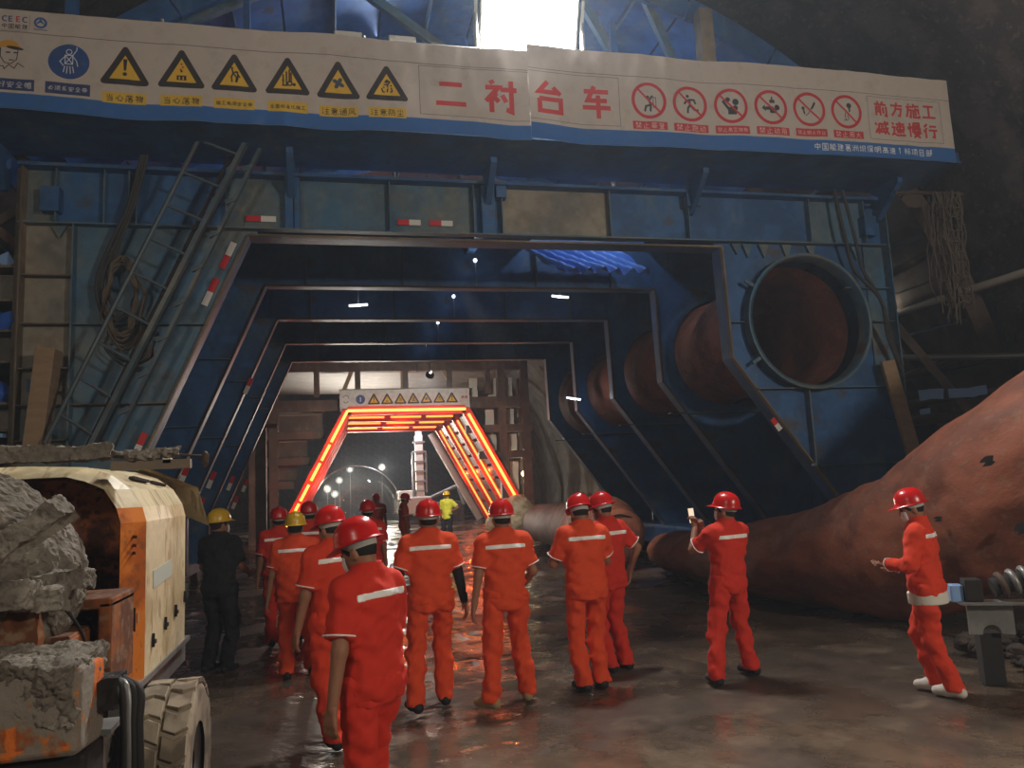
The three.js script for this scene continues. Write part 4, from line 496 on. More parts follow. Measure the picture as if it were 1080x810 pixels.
{ // boards between the arches
  const sides = [[V(5.14, 4.8, 0), V(7.66, 0.02, 0)], [V(0.34, 4.84, 0), V(-2.25, 0.02, 0)]];
  sides.forEach(([a, b], s) => { const o = thing('side_lining', s ? 'left sloping board lining between the glowing arches' : 'right sloping board lining between the glowing arches', 'lining'); for (let bay = 0; bay < 3; bay++) for (let k = 0; k < 9; k++) { const p = a.clone().lerp(b, k / 9 + 0.012).setZ(-31.45 - bay * 2.9), q = a.clone().lerp(b, (k + 1) / 9 - 0.012).setZ(-31.45 - bay * 2.9); put('lining_board', metreUV(bar(p, q, 0.05, 2.5, V(0, 0, 1))), mat.brownSteel, o); } });
  single('white_boom', 'white sloping pipe inside the farthest right arch leg', 'pipe', rod(V(4.95, 4.7, -40.9), V(7.4, 0.1, -40.9), 0.2, 0.2, 20), mat.pale);
}
{ // small banner over the arches
  const t = bannerCanvas(0.18, 5.34, 4.95, 5.8, 200, (c, X, Y, S) => {
    c.fillStyle = '#d8d4cc'; c.fillRect(0, 0, 2000, 400); const y = 5.42; c.strokeStyle = '#6a6058'; c.lineWidth = 5; c.beginPath(); c.arc(X(0.42), Y(y + 0.06), 22, 3.3, 6.4); c.stroke(); c.beginPath(); c.arc(X(0.42), Y(y - 0.04), 18, 0.2, 3); c.stroke(); c.fillStyle = '#39508c'; c.beginPath(); c.arc(X(0.98), Y(y), 36, 0, 7); c.fill(); c.fillStyle = '#d8d8e0'; c.fillRect(X(0.98) - 5, Y(y) - 18, 10, 36);
    for (let k = 0; k < 7; k++) warnTriangle(c, X, Y, S, 1.5 + k * 0.52, y, k % 6, ''); glyphs(c, '减速', X(4.98), Y(y + 0.22), 0.3 * S, 0.4 * S, 4, '#b8423c'); c.fillStyle = '#b07068'; for (let k = 0; k < 9; k++) c.fillRect(X(0.3 + k * 0.52), Y(5.07), 0.36 * S, 6);
  });
  const [f, b] = clothPanel(0.18, 5.34, 4.97, 5.8, -30.75, 71), o = thing('arch_banner', 'small white banner with yellow warning triangles over the glowing arches', 'banner'); put('banner_cloth', f, std({ map: t, roughness: 0.75 }), o); put('banner_back', b, mat.pale, o); for (const x of [0.5, 2.7, 5.0]) put('banner_tie', rod(V(x, 5.3, -30.78), V(x, 5.3, -31.1), 0.03), mat.galv, o); put('banner_rail', rod(V(0.15, 5.82, -30.78), V(5.37, 5.82, -30.78), 0.03), mat.galv, o);
}
{ // transparent dome
  const o = thing('clear_dome', 'large transparent dome with glinting rim beyond the left arch legs', 'dome', [0.98, 0, -42]);
  const R = 2.35, q = []; for (let i = 0; i <= 24; i++) { const a = -0.35 + (Math.PI / 2 + 0.35) * i / 24; q.push(new THREE.Vector2(Math.max(0.001, R * Math.cos(a)), 0.82 + R * Math.sin(a) + 0.0)); }
  put('dome_shell', new THREE.LatheGeometry(q, 64), new THREE.MeshPhysicalMaterial({ color: 0xf2f4f4, roughness: 0.05, transmission: 1, ior: 1.5 }), o); const r = new THREE.TorusGeometry(R, 0.035, 10, 90, Math.PI * 1.06); r.rotateZ(-0.1); r.translate(0, 0.82, 0); put('dome_rim', r, mat.chrome, o); const r2 = new THREE.TorusGeometry(R * 0.95, 0.05, 10, 70); r2.rotateX(Math.PI / 2); r2.translate(0, 0.1, 0); put('base_ring', r2, mat.galv, o);
}
{ // drilling machine with tall mast
  const o = thing('drilling_machine', 'pale machine with a tall upright mast far inside the tunnel', 'machine', [4.32, 0, -41.5]);
  put('mast', metreUV(G([rbox(0.42, 3.3, 0.42, 0.04, 0.02, 3.0, 0), box(0.3, 0.3, 0.3, 0.02, 4.72, 0)])), mat.pale, o); put('mast_rail', G([box(0.1, 2.4, 0.1, -0.34, 2.6, 0.1), box(0.1, 2.2, 0.1, 0.36, 2.7, 0.1)]), mat.galv, o); for (let k = 0; k < 6; k++) put('mast_clamp', box(0.62, 0.09, 0.5, 0.02, 1.7 + k * 0.52, 0), mat.galv, o);
  put('body', metreUV(G([rbox(1.5, 0.9, 2.2, 0.08, -0.2, 0.95, -0.4), rbox(0.8, 0.5, 1, 0.06, -0.7, 1.5, -0.6)])), mat.pale, o); for (const s of [-1, 1]) put('track', rbox(0.36, 0.5, 2.5, 0.2, -0.2 + s * 0.65, 0.27, -0.4), mat.rubber, o);
  put('arm', G([rod(V(0.5, 1.3, 0.2), V(2.0, 1.9, 0.3), 0.1), rod(V(2.0, 1.9, 0.3), V(2.3, 0.9, 0.4), 0.09)]), mat.galv, o);
  for (const [x, z, s, lab] of [[6.0, -42, 1, 'dark grey equipment crate beside the pale machine'], [-0.6, -46, 1.3, 'dark grey container behind the clear dome']]) single('equipment_crate', lab, 'crate', metreUV(G([rbox(1.3 * s, 1.0 * s, 1.2 * s, 0.04, x, 0.52 * s, z), box(1.36 * s, 0.06, 1.26 * s, x, 1.02 * s, z)])), mat.lining);
}
const farLamps = [[-0.5, 2.05, -44, 'leftmost'], [0.15, 2.5, -45, 'second from left'], [0.75, 3.1, -45, 'highest'], [2.55, 3.15, -45, 'rightmost'], [-0.1, 1.75, -43.5, 'lowest']];
farLamps.forEach(([x, y, z, w], i) => {
  const t = thing('far_lamp', `small white work lamp glinting through the clear dome, ${w} of the five`, 'lamp', [x, 0, z], 0, 'far work lamps'); put('lamp_pole', rod(V(0, 0, -0.08), V(0, y, -0.08), 0.03), mat.galv, t); put('lamp_glow', new THREE.SphereGeometry(0.085, 16, 10).translate(0, y, 0.06), std({ color: 0xffffff, emissive: 0xfff6e4, emissiveIntensity: 5 }), t); put('lamp_shade', new THREE.ConeGeometry(0.2, 0.2, 18, 1, true).rotateX(-Math.PI / 2).translate(0, y, -0.0), mat.galv, t);
  const L = new THREE.SpotLight(0xfff4e2, i > 1 && i < 4 ? 200 : 70, 0, 1.1, 0.6); L.position.set(0, y, 0.2); L.target.position.set(1, 0.4, 14); L.shadow.radius = 5; L.name = 'far_lamp_beam'; t.add(L, L.target);
});
{ // lamp over the drilling machine
  const t = thing('gantry_lamp', 'white lamp under the rear end of the far gantry roof', 'lamp', [3.4, 0, -40.4]); put('lamp_hanger', rod(V(0, 6.4, 0), V(0, 6.9, 0), 0.03), mat.galv, t); put('lamp_glow', new THREE.SphereGeometry(0.1, 16, 10).translate(0, 6.32, 0), std({ color: 0xffffff, emissive: 0xf4f4ff, emissiveIntensity: 5 }), t); const L = new THREE.SpotLight(0xf4f2ff, 90, 0, 1.0, 0.7); L.position.set(0, 6.2, -0.02); L.target.position.set(0.6, 0, -3); L.shadow.radius = 5; L.name = 'gantry_lamp_beam'; t.add(L, L.target);
}
{ // lamp that lights the yard beyond the right trolley leg
  const t = thing('yard_lamp', 'warm lamp on a pole beyond the right side of the gantry', 'lamp', [7.75, 0, -31.9]); put('lamp_pole', rod(V(0, 0, 0), V(0, 2.2, 0), 0.04), mat.galv, t); put('lamp_glow', new THREE.SphereGeometry(0.12, 16, 12).translate(0, 2.25, 0), std({ color: 0xffffff, emissive: 0xffe2b0, emissiveIntensity: 6 }), t);
  const L = new THREE.PointLight(0xffe2b4, 12); L.position.set(0, 2.25, 0); L.shadow.radius = 5; L.name = 'yard_lamp_glow'; t.add(L);
  const t2 = thing('deck_lamp', 'white lamp on the trolley deck behind the banner', 'lamp', [1.05, 5.89, -12.6]); put('lamp_pole', rod(V(0, 0, 0), V(0, 2.85, 0), 0.03), mat.galv, t2); put('lamp_glow', new THREE.SphereGeometry(0.16, 16, 12).translate(0, 2.95, 0), std({ color: 0xffffff, emissive: 0xdfeaff, emissiveIntensity: 6 }), t2);
  const L2 = new THREE.PointLight(0xd0e2ff, 12); L2.position.set(0, 2.95, 0); L2.shadow.radius = 5; L2.name = 'deck_lamp_glow'; t2.add(L2);
  const t3 = thing('deck_lamp', 'white lamp on the trolley deck above the blue corrugated sheet', 'lamp', [4.2, 5.89, -10.6]); put('lamp_pole', rod(V(0, 0, 0), V(0, 0.9, 0), 0.03), mat.galv, t3); put('lamp_glow', new THREE.SphereGeometry(0.1, 16, 12).translate(0, 0.95, -0.2), std({ color: 0xffffff, emissive: 0xdfeaff, emissiveIntensity: 6 }), t3); put('lamp_arm', rod(V(0, 0.9, 0), V(0, 0.95, -0.2), 0.02), mat.galv, t3);
  const L3 = new THREE.PointLight(0xe4eeff, 5); L3.position.set(0, 0.95, -0.2); L3.shadow.radius = 5; L3.name = 'deck_lamp_glow'; t3.add(L3);
  for (const [x, z, lab] of [[9.1, -27.9, 'straw coloured heap of sacks in the lit yard, nearer'], [6.5, -28.6, 'straw coloured heap of sacks in the lit yard, farther']]) single('sack_heap', lab, 'sacks', metreUV(jiggle(new THREE.SphereGeometry(0.9, 24, 16).scale(1.1, 0.85, 0.8).translate(x, 0.55, z), 0.3, 2.5)), mat.sack, 'sack heaps in the yard');
}
// ---------------------------------------------------------------- spraying machine parked at the left
{
  const t = thing('concrete_machine', 'cream and orange concrete spraying machine caked with cement at the left edge', 'machine');
  const prof = (d) => [[-1.02 - d, 0.9], [-1.02 - d, 1.74], [-1.04 - d, 1.82], [-1.1 - d, 1.92], [-1.2 - d * 0.9, 2.0 - d * 0.4], [-1.32 - d * 0.6, 2.045 - d * 0.6], [-1.6, 2.06 - d * 0.8], [-2.5, 2.06 - d * 0.8], [-2.62 + d, 1.95], [-2.66 + d, 1.75], [-2.66 + d, 0.9]];
  const loft = (A, za, B, zb) => { const pos = []; for (let i = 0; i < A.length - 1; i++) { const a = [...A[i], za], b = [...A[i + 1], za], c = [...B[i + 1], zb], d = [...B[i], zb]; pos.push(...a, ...b, ...c, ...a, ...c, ...d); } const g = new THREE.BufferGeometry(); g.setAttribute('position', new THREE.Float32BufferAttribute(pos, 3)); g.computeVertexNormals(); return metreUV(g); };
  const hood = put('hood_shell', G([loft(prof(0), -4.6, prof(0), -5.75), loft(prof(0), -5.75, prof(0.08), -5.9), loft(prof(0.03), -4.6, prof(0.03), -5.85), plate([...prof(0.08), [-2.58, 0.9]], -5.92, -5.9)]), mat.cream, t);
  for (const [y, z] of [[1.08, -4.78], [1.12, -5.1], [1.15, -5.4], [1.2, -5.7]]) put('latch', G([rbox(0.016, 0.075, 0.01, 0.003, -1.01, y, z), rbox(0.018, 0.022, 0.036, 0.003, -1.008, y - 0.01, z - 0.022)]), mat.black, hood);
  for (const [z0, z1, y, x] of [[-4.9, -5.2, 1.99, -1.165], [-5.3, -5.6, 1.97, -1.15]]) put('vent_slot', bar(V(x, y, z0), V(x + 0.02, y - 0.02, z1), 0.03, 0.016), mat.black, hood);
  put('faded_decal', box(0.003, 0.1, 0.5, -1.018, 1.42, -5.05, 0.05), hexm(0xb9c0b4, 0.6), hood, 'faded blue grey lettering decal');
  for (const [dy, l] of [[0, 0.1], [0.045, 0.12], [-0.04, 0.08]]) put('panel_text', box(0.003, 0.016, l, -1.062, 1.62 + dy, -4.522, 0, 0.53, 0), mat.rustPlate, hood);
  const cutp = (d, a, b) => prof(d).slice(a, b); put('hood_rim', loft(cutp(0.085, 2), -4.44, cutp(-0.004, 2), -4.605), mat.cream, t); const band = put('orange_band', loft(cutp(0.085, 0, 3), -4.44, cutp(-0.004, 0, 3), -4.605), mat.orange, t); put('model_plate', box(0.004, 0.12, 0.12, -1.062, 1.24, -4.522, 0, 0.5, 0), mat.black, band); put('plate_letters', G([box(0.004, 0.05, 0.02, -1.055, 1.24, -4.51, 0, 0.5, 0), box(0.004, 0.05, 0.02, -1.04, 1.24, -4.55, 0, 0.5, 0)]), mat.pale, band);
  put('rust_wall', metreUV(plate([...prof(0.1)], -4.72, -4.66)), mat.rustPlate, t); put('rust_lining', G([loft(prof(0.09), -4.44, prof(0.1), -4.7)]), mat.rustPlate, t, 'rusty inner rim');
  put('sill', metreUV(G([box(0.1, 0.16, 1.5, -1.1, 0.82, -5.2), box(0.04, 0.03, 1.4, -1.03, 0.9, -5.2)])), mat.galv, t); put('under_wall', metreUV(box(0.06, 0.42, 1.5, -1.2, 0.6, -5.25)), mat.crust, t);
  put('chassis', metreUV(G([box(0.16, 0.2, 3.0, -1.3, 0.62, -4.6), box(0.16, 0.2, 3.0, -2.3, 0.62, -4.6), box(1.1, 0.16, 0.2, -1.8, 0.62, -3.5)])), mat.brownSteel, t);
  // bent sheet lid at the far end
  { const g = new THREE.BufferGeometry(); const q = [V(-1.25, 2.08, -5.6), V(-0.98, 1.93, -6.0), V(-0.93, 1.66, -6.15), V(-1.15, 1.75, -6.3), V(-1.5, 2.05, -6.2)]; g.setAttribute('position', new THREE.Float32BufferAttribute([q[0], q[1], q[4], q[1], q[3], q[4], q[1], q[2], q[3]].flatMap((p) => [p.x, p.y, p.z]), 3)); g.computeVertexNormals(); put('bent_lid', metreUV(G([g, g.clone().translate(0, -0.012, -0.01)])), mat.cream, t); }
  // wheel with chunky tread
  const wheel = new THREE.Group(); wheel.name = 'wheel'; wheel.position.set(-0.9, 0.42, -4.78); t.add(wheel);
  const tq = [[0.2, -0.13], [0.36, -0.14], [0.4, -0.125], [0.412, -0.08], [0.415, 0], [0.412, 0.08], [0.4, 0.125], [0.36, 0.14], [0.2, 0.13]].map((p) => new THREE.Vector2(p[0], p[1])); put('tyre', metreUV(new THREE.LatheGeometry(tq, 72).rotateZ(Math.PI / 2)), mat.tyre, wheel);
  for (let k = 0; k < 20; k++) { const a = k / 20 * Math.PI * 2, s = new THREE.Shape([[-0.128, -0.045], [-0.07, -0.02], [-0.012, -0.05], [-0.012, 0.05], [-0.07, 0.075], [-0.128, 0.05]].map((p) => new THREE.Vector2(...p))), L = (g, o) => { g.translate(0, 0, 0.405); g.rotateX(-a - o); return g; };
    const e = { depth: 0.022, bevelEnabled: true, bevelThickness: 0.004, bevelSize: 0.004, bevelSegments: 1 }; put('tread_block', metreUV(L(new THREE.ExtrudeGeometry(s, e), 0)), mat.tyre, wheel); put('tread_block', metreUV(L(new THREE.ExtrudeGeometry(s, e).rotateZ(Math.PI), 0.157)), mat.tyre, wheel); }
  put('rim', new THREE.LatheGeometry([[0.05, 0.1], [0.12, 0.06], [0.19, 0.1], [0.22, 0.12], [0.22, -0.12]].map((p) => new THREE.Vector2(p[0], p[1])), 40).rotateZ(-Math.PI / 2), mat.galv, wheel);
  // caked hopper
  const sph = new THREE.SphereGeometry(1, 200, 130); sph.scale(0.56, 0.5, 0.4); sph.translate(-1.66, 1.53, -3.85); put('hopper', jiggle(jiggle(metreUV(jiggle(sph, 0.05, 4)), 0.02, 22), 0.01, 60), mat.crust, t, 'hopper caked with grey cement');
  const lump = (geo, a, f, b = 0.014) => metreUV(jiggle(jiggle(jiggle(geo, a, f), b, 26), b * 0.6, 70));
  put('hopper_lip', lump(bar(V(-1.08, 1.84, -3.56), V(-1.62, 1.42, -3.3), 0.12, 0.07, V(0, 1, 0.3)).toNonIndexed(), 0.0, 1, 0), mat.crust, t); put('lip_crust', lump(new THREE.BoxGeometry(0.7, 0.085, 0.16, 140, 18, 32).rotateZ(0.66).translate(-1.34, 1.63, -3.42), 0.04, 6), mat.crust, t);
  put('hinge_block', lump(new THREE.BoxGeometry(0.16, 0.1, 0.12, 32, 20, 24).translate(-1.24, 1.5, -3.5), 0.04, 9), mat.crust, t); put('hinge_block', lump(new THREE.BoxGeometry(0.2, 0.07, 0.12, 40, 14, 24).translate(-1.12, 1.535, -3.62), 0.03, 9), mat.crust, t); put('hinge_block', lump(new THREE.BoxGeometry(0.1, 0.09, 0.1, 20, 18, 20).translate(-1.12, 1.48, -3.52), 0.03, 9), mat.crust, t);
  put('hopper_leg', metreUV(plate([[-1.5, 0.9], [-1.24, 0.9], [-1.18, 1.32], [-1.2, 1.44], [-1.5, 1.6]], -3.62, -3.55)), mat.frameOrange, t);
  // orange frames behind the hopper
  put('box_frame', metreUV(G([rbox(0.72, 0.05, 0.4, 0.012, -1.36, 1.4, -4.1), rbox(0.06, 0.4, 0.4, 0.012, -1.03, 1.21, -4.1), box(0.6, 0.36, 0.03, -1.36, 1.2, -4.28)])), mat.frameOrange, t); put('box_frame', metreUV(G([rbox(0.5, 0.03, 0.3, 0.01, -1.36, 1.285, -3.85), rbox(0.035, 0.26, 0.3, 0.01, -1.12, 1.16, -3.85)])), mat.frameOrange, t);
  put('thin_cable', tube([V(-1.16, 1.5, -3.55), V(-1.08, 1.4, -3.6), V(-1.05, 1.25, -3.7), V(-1.1, 1.15, -3.75)], 0.007, 6, 30), mat.rubber, t);
  // counterweight with cement coat
  const cw = put('counterweight', lump(new RoundedBoxGeometry(0.9, 0.32, 0.3, 6, 0.03).translate(-1.36, 1.11, -3.32), 0.02, 5, 0.006), mat.crustOrange, t, 'orange counterweight'); put('cement_coat', lump(new THREE.BoxGeometry(0.88, 0.24, 0.32, 180, 50, 60).translate(-1.36, 1.175, -3.32), 0.05, 7, 0.02), mat.crust, cw, 'rough grey cement coat');
  put('bumper', metreUV(rbox(0.9, 0.3, 0.25, 0.02, -1.36, 0.8, -3.36)), mat.rubber, t);
  const hoses = put('valve_block', lump(new THREE.BoxGeometry(0.1, 0.12, 0.12, 10, 10, 10).translate(-0.88, 1.12, -3.42), 0.03, 10), mat.rubber, t);
  for (let k = 0; k < 4; k++) put('hydraulic_hose', tube([V(-0.9 + k * 0.02, 1.16, -3.45), V(-0.84 + k * 0.025, 1.15 - 0.012 * k, -3.4), V(-0.815 + k * 0.018, 1.0, -3.38), V(-0.82 + k * 0.02, 0.8, -3.4), V(-0.86 + k * 0.02, 0.55, -3.5)], 0.015, 8, 40), k === 1 ? mat.galv : mat.rubber, hoses);
  put('step_plate', metreUV(box(0.12, 0.02, 0.18, -0.93, 0.97, -3.5)), mat.galv, t); put('under_tank', metreUV(rbox(0.9, 0.5, 0.6, 0.05, -1.4, 0.42, -3.7)), mat.rubber, t);
}
{ // cement-covered beam lying on the machine
  const p = thing('caked_beam', 'cement caked timber beam lying across the top of the spraying machine', 'beam'); put('beam', metreUV(jiggle(jiggle(new THREE.BoxGeometry(0.95, 0.075, 0.12, 180, 16, 24).translate(-1.56, 2.1, -4.2), 0.02, 8), 0.014, 40)), mat.crust, p); put('caked_end', metreUV(jiggle(jiggle(new THREE.CylinderGeometry(0.022, 0.03, 0.36, 24, 80).rotateZ(Math.PI / 2).translate(-0.95, 2.085, -4.2), 0.03, 14), 0.018, 44)), mat.crust, p); put('rod_tip', rod(V(-0.8, 2.078, -4.2), V(-0.66, 2.066, -4.2), 0.006), mat.brownSteel, p); put('tip_lump', jiggle(new THREE.SphereGeometry(0.03, 12, 10).scale(0.6, 1.4, 0.6).translate(-0.65, 2.05, -4.2), 0.02, 20), mat.brownSteel, p);
  const b = thing('short_bracket', 'short square tube bracket under the caked beam', 'bracket'); put('tube', metreUV(box(0.4, 0.05, 0.05, -0.98, 2.045, -4.55)), mat.edge, b); put('stub', metreUV(box(0.04, 0.08, 0.05, -0.9, 2.09, -4.55)), mat.pale, b);
}
// ---------------------------------------------------------------- people
function surface(f, lo, hi, c) {   // smooth skin of the field f < 0 (surface nets; far blocks are skipped)
  const n = [0, 1, 2].map((k) => Math.ceil((hi[k] - lo[k]) / c) + 2), [nx, ny, nz] = n, val = new Float32Array(nx * ny * nz), at = (i, j, k) => (k * ny + j) * nx + i, B = 6, rad = B * c * 0.87 * 1.6 + 0.03;
  for (let k = 0; k < nz; k += B) for (let j = 0; j < ny; j += B) for (let i = 0; i < nx; i += B) {
    const d = f(lo[0] + (i + B / 2) * c, lo[1] + (j + B / 2) * c, lo[2] + (k + B / 2) * c), far = Math.abs(d) > rad;
    for (let kk = k; kk < Math.min(k + B, nz); kk++) for (let jj = j; jj < Math.min(j + B, ny); jj++) for (let ii = i; ii < Math.min(i + B, nx); ii++) val[at(ii, jj, kk)] = far ? d : f(lo[0] + ii * c, lo[1] + jj * c, lo[2] + kk * c);
  }
  const id = new Int32Array(nx * ny * nz).fill(-1), pos = [], idx = [];
  for (let k = 0; k < nz - 1; k++) for (let j = 0; j < ny - 1; j++) for (let i = 0; i < nx - 1; i++) {
    let m = 0, x = 0, y = 0, z = 0, s = 0; const v = []; for (let q = 0; q < 8; q++) { v[q] = val[at(i + (q & 1), j + ((q >> 1) & 1), k + (q >> 2))]; if (v[q] < 0) m |= 1 << q; }
    if (m === 0 || m === 255) continue;
    for (let a = 0; a < 8; a++) for (let ax = 0; ax < 3; ax++) { const b = a | (1 << ax); if (b === a || ((m >> a) & 1) === ((m >> b) & 1)) continue; const t = v[a] / (v[a] - v[b]); x += (a & 1) + (ax === 0 ? t : 0); y += ((a >> 1) & 1) + (ax === 1 ? t : 0); z += (a >> 2) + (ax === 2 ? t : 0); s++; }
    id[at(i, j, k)] = pos.length / 3; pos.push(lo[0] + (i + x / s) * c, lo[1] + (j + y / s) * c, lo[2] + (k + z / s) * c);
  }
  for (let k = 1; k < nz - 1; k++) for (let j = 1; j < ny - 1; j++) for (let i = 1; i < nx - 1; i++) for (let ax = 0; ax < 3; ax++) {
    const a = val[at(i, j, k)], b = val[at(i + (ax === 0), j + (ax === 1), k + (ax === 2))]; if ((a < 0) === (b < 0)) continue;
    const o = ax === 0 ? [[0, 0, 0], [0, -1, 0], [0, -1, -1], [0, 0, -1]] : ax === 1 ? [[0, 0, 0], [0, 0, -1], [-1, 0, -1], [-1, 0, 0]] : [[0, 0, 0], [-1, 0, 0], [-1, -1, 0], [0, -1, 0]], q = o.map((d) => id[at(i + d[0], j + d[1], k + d[2])]); if (q.some((u) => u < 0)) continue;
    if (a < 0) idx.push(q[0], q[1], q[2], q[0], q[2], q[3]); else idx.push(q[0], q[2], q[1], q[0], q[3], q[2]);
  }
  const g = new THREE.BufferGeometry(); g.setAttribute('position', new THREE.Float32BufferAttribute(pos, 3)); g.setIndex(idx); g.computeVertexNormals(); return g;
}
const smin = (a, b, k) => { const h = Math.max(k - Math.abs(a - b), 0) / k; return Math.min(a, b) - h * h * k * 0.25; };
function cap(x, y, z, s) { const [a, b, ra, rb] = s, dx = b.x - a.x, dy = b.y - a.y, dz = b.z - a.z, t = clamp(((x - a.x) * dx + (y - a.y) * dy + (z - a.z) * dz) / (dx * dx + dy * dy + dz * dz + 1e-9), 0, 1); return Math.hypot(x - a.x - dx * t, y - a.y - dy * t, z - a.z - dz * t) - lerp(ra, rb, t); }
const caps = (l, k) => (x, y, z) => { let d = 9; for (const s of l) d = smin(d, cap(x, y, z, s), k); return d; };
const ell = (x, y, z, cx, cy, cz, a, b, c) => { const q = Math.hypot((x - cx) / a, (y - cy) / b, (z - cz) / c); return (q - 1) * Math.min(a, b, c); };
function ik(a, b, l1, l2, hint) { const d = b.clone().sub(a), L = Math.min(d.length(), (l1 + l2) * 0.998); d.normalize(); b.copy(a).addScaledVector(d, L); const x = (l1 * l1 - l2 * l2 + L * L) / (2 * L), h = Math.sqrt(Math.max(0, l1 * l1 - x * x)), n = hint.clone().addScaledVector(d, -hint.dot(d)).normalize(); return a.clone().addScaledVector(d, x).addScaledVector(n, h); }
const bounds = (l, m) => { const lo = [9, 9, 9], hi = [-9, -9, -9]; for (const [a, b, ra, rb] of l) for (const [p, r] of [[a, ra], [b, rb]]) ['x', 'y', 'z'].forEach((k, i) => { lo[i] = Math.min(lo[i], p[k] - r - m); hi[i] = Math.max(hi[i], p[k] + r + m); }); return [lo, hi]; };
const TORSO = [[0.80, 0.172, 0.128], [0.88, 0.185, 0.14], [0.98, 0.178, 0.13], [1.08, 0.176, 0.12], [1.2, 0.19, 0.124], [1.32, 0.204, 0.122], [1.39, 0.186, 0.106], [1.45, 0.11, 0.085], [1.5, 0.072, 0.07]];
const cloth = { red: hexm(0xe4491a, 0.85), redDeep: hexm(0xd42e18, 0.85), redMid: hexm(0xdc3a18, 0.85), black: hexm(0x1b1a1d, 0.9), navy: hexm(0x1a1c24, 0.9), far: hexm(0xc94a2c, 0.85), yellowGreen: hexm(0xc8c43a, 0.8) };
const skinMat = hexm(0x9a6a50, 0.6), stripMat = hexm(0xfbfaf6, 0.35), helmetRed = hexm(0xcf1a1a, 0.28), helmetYellow = hexm(0xd8ae22, 0.3), hairMat = hexm(0x14110f, 0.8), maskMat = hexm(0xe4e6e8, 0.85), shoeTan = hexm(0xa58a62, 0.85), shoeBlack = hexm(0x1a1817, 0.7), shoeWhite = hexm(0xd6d0c6, 0.7), whiteCloth = hexm(0xd9d4c8, 0.85), grey = hexm(0xb9b7b2, 0.7), eyeMat = hexm(0x1a1412, 0.3);

